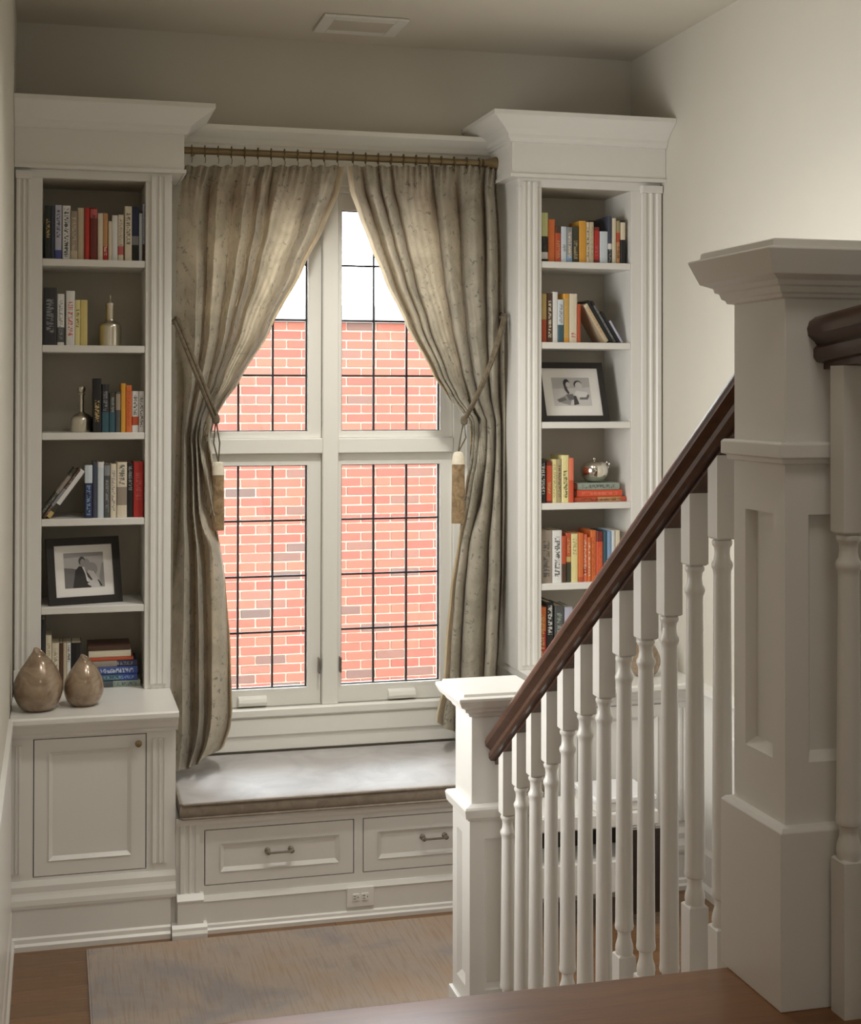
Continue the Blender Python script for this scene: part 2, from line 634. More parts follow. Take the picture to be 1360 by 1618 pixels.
dark = set()
for (u, v) in dark_px:
    p = pt(u, v, YH)
    dark.add(brick_at(p.x, p.z))
PANES = [(.608, 1.046), (1.192, 1.63)]
SPANZ = [(.74, 1.682), (1.826, 2.773)]
shown, rest = [], []
for c in range(0, 46):
    z1 = BT - c * COURSE
    for k in range(-7, 29):
        off = .09 if c % 2 == 0 else .09 + BL / 2
        x = off + k * BL
        if x < -1.4 or x > 6.2:
            continue
        t = 6.06 / YH
        vis = False
        for sx in (.02, BL / 2, BL - .02):
            xw, zw = (x + sx) * t, CAMH + (z1 - .03 - CAMH) * t
            for (a, b_) in PANES:
                for (za, zb) in SPANZ:
                    if a <= xw <= b_ and za <= zw <= zb:
                        vis = True
            # hidden behind a curtain
            if zw > 1.7 and (xw < .62 + (zw - 1.87) * .5 or xw > 1.66 - (zw - 1.87) * .48):
                vis = False
            if zw < 1.7 and (xw < .66):
                vis = False
            if vis:
                break
        (shown if vis else rest).append((x, z1, c, k))
if len(shown) > 300:
    shown.sort(key=lambda q: abs(q[0] - 1.95))
    rest += shown[300:]
    shown = shown[:300]
bme = {}
for key, mt in ((0, BRICK), (1, BRICKD)):
    bme[key] = mesh('brick', bmesh_brick(BL - .0105), mt)
rb = random.Random(3)
for (x, z1, c, k) in shown:
    o = bpy.data.objects.new('brick', bme[1 if (c, k) in dark or rb.random() < .04 else 0])
    C.objects.link(o)
    o.parent = house
    o.location = Vector((x, YH - .006 + rb.uniform(-.003, .003), z1 - COURSE + .0105)) - Vector(house.location)
mbr = MB()
for (x, z1, c, k) in rest:
    mbr.box(x, x + BL - .0105, YH - .006, YH + .012, z1 - COURSE + .0105, z1, 1 if rb.random() < .08 else 0)
o = obj('brick', mbr, [BRICK, BRICKD], house)
o['kind'] = 'stuff'
struct('ground_1', MB().box(-4, 9, YB + .25, 16, -.7, -.6), MORTAR)

# ------------------------------------------------------------------ window
win = struct('window_1', None, loc=(1.119, 6.06, .66))
GY = 6.064
mb = MB()
mb.box(.52, .556, 6.015, 6.16, .645, HZ1 - .002).box(1.684, 1.722, 6.015, 6.16, .645, HZ1 - .002)
mb.box(.556, 1.684, 6.015, 6.16, 2.845, HZ1 - .002).box(.556, 1.684, 6.015, 6.16, .645, .668)
obj('frame', mb, CREAM, win, bev=.003)
obj('mullion', MB().chamfer_box(1.1055, 1.1745, 6.008, 6.16, .668, 2.845, .004), CREAM, win)
mb = MB()
for a, b_ in ((.556, 1.1055), (1.1745, 1.684)):
    mb.chamfer_box(a, b_, 6.010, 6.16, 1.7316, 1.797, .004)
obj('transom', mb, CREAM, win)
pane_me = {}
for si, (x0, x1) in enumerate(PANES):
    for sj, (z0, z1) in enumerate(SPANZ):
        fx0, fx1 = (.558, 1.103) if si == 0 else (1.177, 1.682)
        fz0, fz1 = (.670, 1.730) if sj == 0 else (1.799, 2.843)
        mb = MB()
        mb.box(fx0, x0, 6.035, 6.10, fz0, fz1).box(x1, fx1, 6.035, 6.10, fz0, fz1)
        mb.box(x0, x1, 6.035, 6.10, fz0, z0).box(x0, x1, 6.035, 6.10, z1, fz1)
        mb.bevel_frame(x0 - .012, x1 + .012, z0 - .012, z1 + .012, .012, 6.0345, 6.056)
        sash = obj('sash', mb, CREAM, win)
        nx, nz = 3, 4
        pw_, ph_ = (x1 - x0) / nx, (z1 - z0) / nz
        for a in range(nx):
            for b_ in range(nz):
                xa, za = x0 + a * pw_, z0 + b_ * ph_
                if sj not in pane_me:
                    pane_me[sj] = mesh('pane', MB().box(0, pw_, 0, .004, 0, ph_), GLASS)
                p = bpy.data.objects.new('pane', pane_me[sj])
                C.objects.link(p)
                p.parent = sash
                p.location = Vector((xa, GY, za)) - wloc(sash)
        for a in range(nx + 1):
            xa = x0 + a * pw_
            w_ = .004 if 0 < a < nx else .006
            obj('came', MB().box(xa - w_, xa + w_, GY - .006, GY + .008, z0, z1), LEAD, sash)
        for b_ in range(nz + 1):
            za = z0 + b_ * ph_
            obj('came', MB().box(x0, x1, GY - .0055, GY + .0075, za - .004, za + .004), LEAD, sash)
# sash locks, crank covers, sill and apron
for xa in (1.0935, 1.1860):
    obj('sash_lock', MB().box(xa - .003, xa + .003, 6.004, 6.036, .80, .865), PEWTER, win, bev=.001)
for xa in (.752, 1.396):
    obj('crank_cover', MB().prism([(6.035, .676), (6.012, .676), (6.004, .690), (6.012, .708), (6.035, .716)], 'x', xa, xa + .12), CREAM, win, bev=.003)
obj('sill', MB().chamfer_box(.50, 1.75, 5.985, 6.035, .632, .668, .006), CREAM, win)
mb = MB().box(.50, 1.80, 6.0, 6.03, .492, .632).box(.50, 1.80, 5.992, 6.0, .555, .625)
obj('apron', mb, CREAM, win, bev=.003)
mb = MB().box(.45, .52, 6.0, 6.03, .49, 2.90).box(1.722, 1.873, 6.0, 6.03, .49, 2.90)
mb.box(1.735, 1.80, 5.99, 6.0, .632, 2.88)
obj('casing', mb, CREAM, win, bev=.003)

# crown and frieze board over the window
struct('trim_5', MB().box(.447, 1.876, 5.985, 6.03, 2.87, 3.02).prism([(6.03, 3.005), (5.975, 3.005), (5.97, 3.018), (5.955, 3.022), (5.945, 3.04), (5.915, 3.062), (5.90, 3.07), (5.90, 3.09), (6.03, 3.09)], 'x', .447, 1.876), CREAM)

# ceiling vent
vent = thing('ceiling_vent', 'white rectangular air vent set in the ceiling above the window', 'vent', (1.21, 5.74, ZT))
mb = MB()
vx0, vx1, vy0, vy1 = 1.03, 1.375, 5.57, 5.84
for a in ((vx0, vx0 + .05, vy0, vy1), (vx1 - .05, vx1, vy0, vy1), (vx0 + .05, vx1 - .05, vy0, vy0 + .06), (vx0 + .05, vx1 - .05, vy1 - .05, vy1)):
    mb.box(a[0], a[1], a[2], a[3], ZT - .012, ZT - .001)
obj('frame', mb, WHITE, vent, bev=.003)
obj('backing', MB().box(vx0 + .05, vx1 - .05, vy0 + .06, vy1 - .05, ZT - .0025, ZT - .0005), WALLP, vent)
for k in range(9):
    y = vy0 + .066 + k * .0178
    obj('slat', MB().add([(vx0 + .05, y, ZT - .0075), (vx1 - .05, y, ZT - .0075), (vx1 - .05, y + .0172, ZT - .0115), (vx0 + .05, y + .0172, ZT - .0115)], [(0, 1, 2, 3)]), SHELFBACK, vent)


# ------------------------------------------------------------------ bookcases
def crown_profile(z0, z1, y0, y1, yb):
    """frieze-top crown: projects from y0 (bottom) to y1 (top front)"""
    h, d = z1 - z0, y0 - y1
    return [(yb, z0), (y0 - .012, z0), (y0 - .014, z0 + .008), (y0 - .022, z0 + .016), (y0 - .024, z0 + .03),
            (y0 - d * .42, z0 + h * .45), (y0 - d * .72, z0 + h * .66), (y0 - d * .92, z0 + h * .8), (y1, z0 + h * .84), (y1, z1), (yb, z1)]


def mitred_crown(prof, x_in, x_out_face, side):
    """crown along a front run and a return to the wall on one side; prof is (y, z); x_out_face is the frieze's side face"""
    mbq = MB()
    y_ref = prof[1][0] + .012
    n = len(prof)
    front = [(x_in, p[0], p[1]) for p in prof]
    corner, ret = [], []
    for (y, z) in prof:
        pj = max(0.0, y_ref - y) if y < y_ref else 0.0
        if y > y_ref:
            corner.append((x_out_face - side * .1, y, z))
        else:
            corner.append((x_out_face + side * pj, y, z))
        ret.append((x_out_face + side * pj if y <= y_ref else x_out_face - side * .1, 6.03, z))
    vs = front + corner + ret
    fs = []
    for i in range(1, n - 2):
        fs.append((i, i + 1, n + i + 1, n + i))
        fs.append((n + i, n + i + 1, 2 * n + i + 1, 2 * n + i))
    # top
    fs.append((n - 2, n - 1, n + n - 1, n + n - 2))
    fs.append((n + n - 2, n + n - 1, 2 * n + n - 1, 2 * n + n - 2))
    # bottom
    fs.append((0, 1, n + 1, n))
    fs.append((n, n + 1, 2 * n + 1, 2 * n))
    # end at the wall side
    fs.append(tuple(range(n)))
    return mbq.add(vs, fs)


def fluted(mb, x0, x1, yf, z0, z1, n, proud=.012):
    """pilaster board with n shallow flutes on its front"""
    w = (x1 - x0)
    prof = [(x0, yf + proud + .02), (x0, yf)]
    m0 = w * .16
    fw = (w - 2 * m0) / n
    for k in range(n):
        a = x0 + m0 + k * fw
        prof += [(a + fw * .12, yf), (a + fw * .3, yf + .006), (a + fw * .7, yf + .006), (a + fw * .88, yf)]
    prof += [(x1, yf), (x1, yf + proud + .02)]
    return mb.prism(prof, 'z', z0, z1)


FY = 5.70
CZ = .834


def bookcase(x_wall, ow, os_, x_side, shelves, zo, fz0, fz1, cz1, side, label):
    """x_wall: wall end; ow/os_: opening edges at the wall and the window side; x_side: outer face; side=+1 when the window lies at +x"""
    t = thing('bookcase', label, 'bookcase', ((x_wall + x_side) / 2, FY, CZ))
    a, b_ = sorted((ow, os_))
    lo, hi = sorted((x_wall, x_side))
    mb = MB()
    mb.box(min(ow, x_wall), max(ow, x_wall), FY, FY + .022, CZ, zo)
    mb.box(min(os_, x_side), max(os_, x_side), FY, FY + .022, CZ, zo)
    mb.box(lo, hi, FY, FY + .022, zo, fz0)
    obj('face_frame', mb, WHITE, t, bev=.0025)
    # fluted boards on the window-side stile and a pilaster at the wall
    mb = MB()
    s0, s1 = sorted((os_ + side * .022, x_side - side * .016))
    fluted(mb, s0, s1, FY - .010, CZ + .02, zo + .02, 2, -.011)
    obj('fluting', mb, WHITE, t)
    p0, p1 = sorted((x_wall + side * .006, ow - side * .042))
    mb = MB()
    fluted(mb, p0, p1, FY - .022, CZ + .1, zo - .01, 2, .001)
    mb.box(p0 - .003, p1 + .003, FY - .03, FY, CZ, CZ + .1).box(p0 - .003, p1 + .003, FY - .03, FY, zo - .01, zo + .022)
    obj('pilaster', mb, WHITE, t, bev=.002)
    mb = MB()
    mb.box(min(x_side, x_side - side * .02), max(x_side, x_side - side * .02), FY + .022, 6.028, CZ, fz1)
    mb.box(min(os_, os_ + side * .018), max(os_, os_ + side * .018), FY + .022, 6.018, CZ, zo + .03)
    mb.box(min(ow, ow - side * .018), max(ow, ow - side * .018), FY + .022, 6.018, CZ, zo + .03)
    obj('side_panel', mb, WHITE, t)
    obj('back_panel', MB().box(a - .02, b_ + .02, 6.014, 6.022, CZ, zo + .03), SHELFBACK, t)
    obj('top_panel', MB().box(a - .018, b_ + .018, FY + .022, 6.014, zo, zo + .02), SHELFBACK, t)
    for z in shelves:
        obj('shelf', MB().chamfer_box(a + .0005, b_ - .0005, FY + .004, 6.013, z - .027, z, .002), WHITE, t)
    # frieze with bead, crown
    xf = x_side + side * .043
    l2, h2 = sorted((x_wall, xf))
    mb = MB().box(l2, h2, 5.65, FY + .03, fz0, fz1).box(min(x_side, xf), max(x_side, xf), FY + .03, 6.028, fz0, fz1)
    obj('frieze', mb, WHITE, t)
    mb = MB().box(l2 - (.008 if side < 0 else 0), h2 + (.008 if side > 0 else 0), 5.641, 5.6495, fz0 - .004, fz0 + .010)
    mb.box(min(xf + side * .0005, xf + side * .008), max(xf + side * .0005, xf + side * .008), 5.6496, 6.028, fz0 - .004, fz0 + .010)
    obj('bead', mb, WHITE, t)
    prof = crown_profile(fz1, cz1, 5.65, 5.54, 5.70)
    obj('crown_moulding', mitred_crown(prof, x_wall, xf, side), WHITE, t)
    return t


LS = [2.5044, 2.1716, 1.8338, 1.5017, 1.1638]
RS = [2.5437, 2.2038, 1.8679, 1.5261, 1.1889]
LBC = bookcase(XL + .0015, -.043, .346, .447, LS, 2.815, 2.848, 2.996, 3.102, 1, 'tall white fluted bookcase with deep crown, standing above the two brown vases')
RBC = bookcase(XR - .0015, 2.383, 1.979, 1.876, RS, 2.854, 2.89, 3.03, 3.141, -1, 'tall white fluted bookcase with deep crown, partly behind the dark handrail')


# ------------------------------------------------------------------ base cabinets
def door_panel(t, x0, x1, z0, z1, px, pz0, pz1, yf, name='door'):
    """inset door or drawer front: frame, sloped moulding, recessed panel, thin dark reveal"""
    mb = MB()
    a, b_ = x0 + px, x1 - px
    mb.box(x0, a, yf, yf + .02, z0, z1).box(b_, x1, yf, yf + .02, z0, z1)
    mb.box(a, b_, yf, yf + .02, z0, pz0).box(a, b_, yf, yf + .02, pz1, z1)
    mb.bevel_frame(a - .002, b_ + .002, pz0 - .002, pz1 + .002, .014, yf - .004, yf + .008)
    d = obj(name, mb, WHITE, t)
    obj('panel', MB().box(a, b_, yf + .008, yf + .014, pz0, pz1), WHITE, d)
    return d


def base_cabinet(xa, xb, lo_door, hi_door, label, side, pil):
    EY = 5.35
    t = thing('base_cabinet', label, 'cabinet', ((xa + xb) / 2, EY, 0))
    mb = MB()
    g = .0034
    mb.box(xa, lo_door - g, EY, EY + .02, .0, .80).box(hi_door + g, xb, EY, EY + .02, .0, .80)
    mb.box(lo_door - g, hi_door + g, EY, EY + .02, .0, .253 - g).box(lo_door - g, hi_door + g, EY, EY + .02, .741 + g, .80)
    mb.box(xa, xa + .02, EY + .02, 6.028, 0, .80).box(xb - .02, xb, EY + .02, 6.028, 0, .80)
    obj('body', mb, WHITE, t)
    obj('reveal', MB().box(lo_door - .01, hi_door + .01, EY + .018, EY + .022, .245, .75), GAP, t)
    d = door_panel(t, lo_door, hi_door, .253, .741, .053, .308, .692, EY + .0005)
    kb = MB().lathe([(.0055, 0), (.0055, .012), (.010, .016), (.0125, .022), (.0115, .029), (.006, .032)], 0, 0, 16)
    kx = hi_door - .027 if side > 0 else lo_door + .027
    kn = obj('knob', MB().add([(kx + x, EY - z, .712 + y) for x, y, z in kb.v], kb.f), BRASS, d, smooth=True)
    # pilasters
    for (p0, p1) in pil:
        mb = MB()
        fluted(mb, p0, p1, EY - .010, .27, .725, 2, .006)
        obj('pilaster', mb, WHITE, t)
    # countertop with ogee
    xo = xb + .006 if side > 0 else xa - .006
    l, h = (xa, xo) if side > 0 else (xo, xb)
    top = [(6.028, .80), (EY - .012, .752), (EY - .016, .762), (EY - .03, .772), (EY - .045, .79), (EY - .052, .804), (EY - .066, .806), (EY - .072, .812), (EY - .072, .828), (EY - .066, .834), (6.028, .834)]
    top[0] = (6.028, .802)
    obj('countertop', MB().prism([(6.028, .802), (EY, .802), (EY, .752)] + top[1:], 'x', l, h), WHITE, t, bev=.002)
    # mouldings and plinth
    obj('base_moulding', MB().prism([(EY + .005, .146), (EY - .022, .146), (EY - .024, .158), (EY - .022, .176), (EY - .016, .19), (EY - .013, .2), (EY - .013, .222), (EY - .004, .24), (EY + .005, .24)], 'x', xa, xb), WHITE, t)
    obj('plinth', MB().prism([(EY + .005, 0), (EY - .036, 0), (EY - .036, .018), (EY - .028, .026), (EY - .026, .04), (EY - .018, .046), (EY - .018, .146), (EY + .005, .146)], 'x', xa, xb - .018 if side > 0 else xb), WHITE, t)
    return t


base_cabinet(XL + .0015, .4395, -.0618, .331, 'low white cabinet with one knobbed door, carrying the two brown vases', 1, [(-.142, -.106), (.356, .408)])
base_cabinet(1.885, XR - .002, 2.01, 2.40, 'low white cabinet mostly hidden behind the stair balusters', -1, [(1.917, 1.969), (2.44, 2.49)])

# ------------------------------------------------------------------ window seat
EY = 5.35
seat = thing('window_seat', 'long white window seat with panelled drawers between the two bookcases', 'bench', (1.16, EY, 0))
X0, X1 = .4405, 1.884
g = .0034
D = [(.5485, 1.1053), (1.146, 1.703)]
mb = MB()
mb.box(X0, D[0][0] - g, EY, EY + .02, 0, .424).box(D[0][1] + g, D[1][0] - g, EY, EY + .02, 0, .424).box(D[1][1] + g, X1, EY, EY + .02, 0, .424)
for (a, b_) in D:
    mb.box(a - g, b_ + g, EY, EY + .02, 0, .1715 - g).box(a - g, b_ + g, EY, EY + .02, .3708 + g, .424)
mb.box(X0, X1, EY + .02, 5.99, .38, .424)
obj('body', mb, WHITE, seat)
obj('reveal', MB().box(D[0][0] - .01, D[1][1] + .01, EY + .018, EY + .022, .165, .378), GAP, seat)
for i, (a, b_) in enumerate(D):
    d = door_panel(seat, a, b_, .1715, .3708, .057, .218, .318, EY + .0005, 'drawer')
    cx, cz = (a + b_) / 2 - .003, .279 + .004 * i
    mb = MB()
    mb.tube([(cx - .044, EY - .028, cz), (cx + .044, EY - .028, cz)], .0042, 8)
    for sx in (-.044, .044):
        q = MB().lathe([(.011, 0), (.011, .004), (.005, .008), (.005, .02), (.009, .023), (.009, .033), (.005, .036)], 0, 0, 12)
        mb.add([(cx + sx + x, EY + .008 - z, cz + y) for x, y, z in q.v], q.f)
    obj('handle', mb, PEWTER, d, smooth=True)
mb = MB()
fluted(mb, .4565, .527, EY - .016, .134, .405, 2, .006)
obj('pilaster', mb, WHITE, seat)
mb = MB()
mb.box(.445, .5388, EY - .038, EY + .005, 0, .13)
mb.prism([(EY, .128), (EY - .042, .128), (EY - .042, .133), (EY - .018, .150), (EY, .150)], 'x', .443, .5408)
mb.prism([(EY, 0), (EY - .060, 0), (EY - .060, .016), (EY - .052, .026), (EY - .050, .036), (EY - .038, .046), (EY, .046)], 'x', .424, .552)
obj('plinth', mb, WHITE, seat)
obj('baseboard', MB().prism([(EY + .005, 0), (EY - .028, 0), (EY - .028, .014), (EY - .022, .02), (EY - .02, .03), (EY - .012, .034), (EY - .012, .112), (EY - .016, .116), (EY - .006, .134), (EY + .005, .134)], 'x', .5388, X1), WHITE, seat)
obj('rail_moulding', MB().prism([(EY + .005, .398), (EY - .014, .398), (EY - .02, .412), (EY - .02, .424), (EY + .005, .424)], 'x', X0, X1), WHITE, seat)

# outlet
out = thing('wall_outlet', 'white double power outlet on the skirting under the seat drawers', 'outlet', (1.13, EY - .0125, .087))
ox0, ox1, oz0, oz1 = 1.077, 1.182, .046, .122
obj('plate', MB().chamfer_box(ox0, ox1, EY - .020, EY - .013, oz0, oz1, .003), PAPER, out)
for cx in (1.112, 1.148):
    so = obj('socket', MB().chamfer_box(cx - .014, cx + .014, EY - .0235, EY - .0195, .07, .098, .003), PAPER, out)
    mb = MB()
    for (dx, dz) in ((-.005, .005), (-.005, -.005)):
        mb.box(cx + dx - .004, cx + dx + .004, EY - .0242, EY - .0236, .084 + dz - .0012, .084 + dz + .0012)
    mb.box(cx + .006, cx + .0095, EY - .0242, EY - .0236, .0822, .0858)
    obj('slot', mb, HOLE, so)


# seat cushion: rounded slab with piping
def slab(x0, x1, y0, y1, z0, z1, nx, ny, rad, puff):
    mbq = MB()
    vs, fs = [], []
    ring = []
    m = 6
    prof = []
    for k in range(m + 1):
        a = -PI / 2 + PI * k / m
        prof.append((rad * (1 - math.cos(a)), (z0 + z1) / 2 + (z1 - z0) / 2 * math.sin(a)))
    def loop(ins, z):
        pts = []
        xs = [x0 + ins + (x1 - x0 - 2 * ins) * i / nx for i in range(nx)]
        ys = [y0 + ins + (y1 - y0 - 2 * ins) * i / ny for i in range(ny)]
        pts += [(x, y0 + ins, z) for x in xs] + [(x1 - ins, y, z) for y in ys]
        pts += [(x1 - ins - (x - x0 - ins), y1 - ins, z) for x in xs] + [(x0 + ins, y1 - ins - (y - y0 - ins), z) for y in ys]
        return pts
    loops = [loop(i, z) for i, z in prof]
    for k in range(1, 4):
        e = rad + (min(x1 - x0, y1 - y0) / 2 - rad) * k / 4.0
        loops.append(loop(e, z1 + puff * math.sin(k / 4 * PI / 2)))
    n = len(loops[0])
    for l in loops:
        vs += l
    for i in range(len(loops) - 1):
        for k in range(n):
            k2 = (k + 1) % n
            fs.append((i * n + k, i * n + k2, (i + 1) * n + k2, (i + 1) * n + k))
    fs.append(tuple((len(loops) - 1) * n + k for k in range(n)))
    fs.append(tuple(range(n - 1, -1, -1)))
    mbq.add(vs, fs)
    mbq.m = [1 if k < 5 * n else 0 for k in range(len(fs))]
    return mbq


cush = thing('seat_cushion', 'long grey velvet seat cushion lying on the window seat', 'cushion', (1.16, 5.6, .424))
obj('pad', slab(.452, 1.868, 5.308, 5.999, .425, .487, 24, 12, .016, .006), [CUSH, PIPING], cush, smooth=True)
for z in (.431, .482):
    obj('piping', MB().tube([(.46, 5.6, z), (.455, 5.32, z), (.464, 5.309, z), (1.856, 5.309, z), (1.865, 5.32, z), (1.86, 5.6, z)], .0048, 8), PIPING, cush, smooth=True)

# rug
rug = thing('area_rug', 'faded beige and grey ribbed rug on the wood floor', 'rug', (.94, 4.6, 0))
obj('pile', MB().chamfer_box(.125, 1.62, 4.25, 5.262, .0005, .009, .003), RUG, rug)
obj('edge_binding', MB().box(.1205, .1262, 4.25, 5.262, .0005, .0085).box(.1205, 1.62, 5.26, 5.267, .0005, .0085), RUG, rug)


# ------------------------------------------------------------------ curtains
def lerp_tab(tab, y):
    if y <= tab[0][0]:
        return tab[0][1]
    for i in range(len(tab) - 1):
        (a, xa), (b, xb) = tab[i], tab[i + 1]
        if y <= b:
            t = (y - a) / (b - a)
            t = t * t * (3 - 2 * t) * .35 + t * .65
            return xa + (xb - xa) * t
    return tab[-1][1]


TOPY = 262
curt_L_out = [(262, 292), (300, 284), (340, 280), (420, 278), (505, 277), (700, 275), (900, 273), (1060, 271), (1130, 272), (1216, 274)]
curt_L_in = [(262, 544), (300, 537), (360, 512), (420, 481), (520, 428), (602, 379), (640, 352), (660, 340), (690, 333), (745, 337), (806, 339), (917, 356), (1021, 364), (1123, 367), (1150, 364), (1175, 356), (1216, 330)]
curt_R_out = [(262, 787), (300, 784), (350, 788), (400, 791), (454, 793), (508, 796), (647, 798), (788, 797), (899, 795), (1024, 788), (1069, 784), (1170, 780)]
curt_R_in = [(262, 547), (300, 552), (340, 566), (384, 583), (440, 606), (511, 640), (591, 683), (628, 708), (650, 728), (664, 741), (690, 743), (726, 742), (768, 735), (852, 724), (932, 711), (1024, 703), (1080, 700), (1135, 688), (1170, 686)]


def depthY(y, ytop, ybot, yfront):
    t = (y - ytop) / (ybot - ytop)
    return 5.875 - .03 * math.sin(PI * min(1, t * 2.2)) if t < .45 else 5.875 - (5.875 - yfront) * ((t - .45) / .55) ** 1.6


def curtain_sheet(outer, inner, ybot_out, ybot_in, yfront, seed, u0=0.0, u1=1.0, nu=190, nv=90, shift=0.0):
    rnd = random.Random(seed)
    ph = [rnd.uniform(0, 6.28) for _ in range(6)]
    vs, fs = [], []
    for j in range(nv + 1):
        w = j / nv
        for i in range(nu + 1):
            u = u0 + (u1 - u0) * i / nu
            yb = ybot_out + (ybot_in - ybot_out) * u ** 2.2
            py = TOPY + (yb - TOPY) * w
            xo, xi = lerp_tab(outer, py), lerp_tab(inner, py)
            s = min(1, max(0, (py - 300) / 340)) if py < 655 else max(0.25, 1 - (py - 655) / 330)
            uu = u ** (1 - .38 * s)
            Y = depthY(py, TOPY, 1216, yfront)
            # folds: irregular main pleats, fine gathers in the heading
            head = max(0, 1 - (py - TOPY) / 62)
            below = min(1, max(0, (py - 600) / 260)) ** 1.2
            q = u * (6.2 - 3.0 * below) + .36 * (1 - .45 * below) * math.sin(u * 8 + ph[0]) + .20 * (1 - .7 * below) * math.sin(u * 17 + ph[1]) + .14 * math.sin(py * .007 + ph[2])
            f = math.cos(2 * PI * q)
            f = (1 - abs(math.sin(PI * q)) ** .75) * 2 - 1 if True else f
            f2 = math.sin(2 * PI * (u * 21 + .4 * math.sin(u * 7 + ph[3])) + .01 * py)
            gather = 1 - .25 * s
            amp = (.056 * (1 - head) + .010) * gather
            Y -= -amp * f * (1 + .25 * below) + .0022 * f2 * (1 - below)
            Y += .012 * head * math.sin(2 * PI * u * 24 + 2 * math.sin(u * 11))
            Y += .028 * math.exp(-((py - 660) / 70) ** 2) * (1 - u)
            px = xo + (xi - xo) * uu
            px += (1 - head) * (2.2 + 2.0 * below) * math.sin(2 * PI * q + .7) * min(1, 6 * u, 6 * (1 - u))
            p = pt(px, py, Y + shift)
            if py < TOPY + 1:
                p.z += .004 * math.sin(2 * PI * u * 12)
            if p.z < .491:
                p.z = .491
            vs.append(p)
    for j in range(nv):
        for i in range(nu):
            a = j * (nu + 1) + i
            fs.append((a, a + 1, a + nu + 2, a + nu + 1))
    return MB().add(vs, fs)


def curtain(outer, inner, bo, bi, yf, seed, label, top0, top1):
    t = thing('curtain', label, 'curtain', pt((top0 + top1) / 2, TOPY, 5.85), 'tied back window curtains')
    obj('fabric', curtain_sheet(outer, inner, bo, bi, yf, seed, 0, .965), CURTAIN, t, smooth=True)
    obj('lining', curtain_sheet(outer, inner, bo, bi, yf, seed, .962, 1.0, 8, 90, .004), LINING, t, smooth=True)
    n = 12
    for k in range(n):
        u = (k + .45) / n
        x = pt(top0 + (top1 - top0) * u, TOPY, 5.875).x
        loop = [(x + .001 * math.sin(a), RODY + .022 * math.sin(a), RODZ + .022 * math.cos(a)) for a in [2 * PI * q / 14 for q in range(15)]]
        rg = obj('ring', MB().tube(loop, .0026, 6), BRASS, t, smooth=True)
        obj('hook', MB().tube([(x, RODY, RODZ - .022), (x + .003, RODY - .004, RODZ - .034), (x, RODY - .002, RODZ - .05)], .0018, 5), BRASS, rg)
    return t


RODY, RODZ = 5.868, 2.972
rod = thing('curtain_rod', 'dark aged brass curtain rod with flared end above the window', 'curtain rod', (1.16, RODY, RODZ))
obj('pole', MB().tube([(.492, RODY, RODZ), (1.775, RODY, RODZ)], .0145, 16), BRASS, rod, smooth=True)
q = MB().lathe([(.0145, 0), (.020, .004), (.015, .010), (.015, .016), (.026, .052), (.030, .064), (.026, .070)], 0, 0, 16)
obj('finial', MB().add([(1.765 + z, RODY + x, RODZ + y) for x, y, z in q.v], q.f), BRASS, rod, smooth=True)
obj('bracket', MB().tube([(.555, RODY + .012, RODZ), (.555, 5.986, RODZ)], .006, 8).tube([(1.745, RODY + .012, RODZ), (1.745, 5.986, RODZ)], .006, 8), BRASS, rod)
CL = curtain(curt_L_out, curt_L_in, 1218, 1180, 5.64, 11, 'taupe floral curtain tied back towards the bookcase with the vases', 293, 544)
CR = curtain(curt_R_out, curt_R_in, 1168, 1140, 5.80, 23, 'taupe floral curtain tied back towards the bookcase behind the handrail', 548, 787)


def tieback(label, hook, knot, ytas, tas_top, tas_bot, wtop, wbot, yk, cordx):
    t = thing('curtain_tieback', label, 'tieback', pt(hook[0], hook[1], 5.87), 'curtain tiebacks')
    a, b_ = pt(hook[0], hook[1], 5.80), pt(knot[0], knot[1], yk)
    path = []
    for k in range(13):
        s = k / 12
        p = a.lerp(b_, s)
        p.y -= .05 * math.sin(PI * s) ** .8
        p.z -= .012 * math.sin(PI * s)
        path.append(p)
    path = [(a.x, 5.90, a.z + .004)] + path
    mb = MB()
    for off in (-.007, .007):
        mb.tube([(p[0] + off * .8, p[1], p[2] + off * .8) for p in path], .0085, 8)
    obj('rope', mb, ROPE, t, smooth=True)
    obj('rope_knot', MB().lathe([(.004, -.022), (.014, -.016), (.017, 0), (.014, .014), (.005, .02)], b_.x, b_.y, 12, z0=b_.z), ROPE, t, smooth=True)
    obj('hook', MB().tube([(a.x, 5.99, a.z + .01), (a.x, 5.88, a.z + .01), (a.x, 5.855, a.z + .004), (a.x, 5.85, a.z + .02)], .006, 8), BRASS, t, smooth=True)
    tp, bt = pt(tas_top[0], tas_top[1], ytas), pt(tas_bot[0], tas_bot[1], ytas)
    cy = tp.y
    tas = obj('tassel', MB().lathe([(wtop * .96, 0), (wtop, -.01), (wtop * .97, -.04), ((wtop + wbot) / 2, (bt.z - tp.z) * .5), (wbot, bt.z - tp.z + .004), (wbot * .98, bt.z - tp.z)], tp.x, cy, 26, z0=tp.z, sy=.55), TASSEL, t, smooth=True)
    tas.location.x += 0
    # slant of the tassel skirt
    obj('tassel_cap', MB().lathe([(.006, .052), (.018, .048), (wtop * .86, .036), (wtop * 1.02, .012), (wtop * 1.03, -.002)], tp.x, cy, 20, z0=tp.z, sy=.6), TASSELTOP, tas, smooth=True)
    mb = MB()
    for sgn in (-1, 1):
        mb.tube([(b_.x, b_.y, b_.z), (b_.x + sgn * .012 + cordx * .4, (b_.y + cy) / 2, b_.z * .45 + (tp.z + .05) * .55), (tp.x, cy, tp.z + .05)], .0032, 6)
    obj('cord', mb, ROPE, t, smooth=True)
    return t


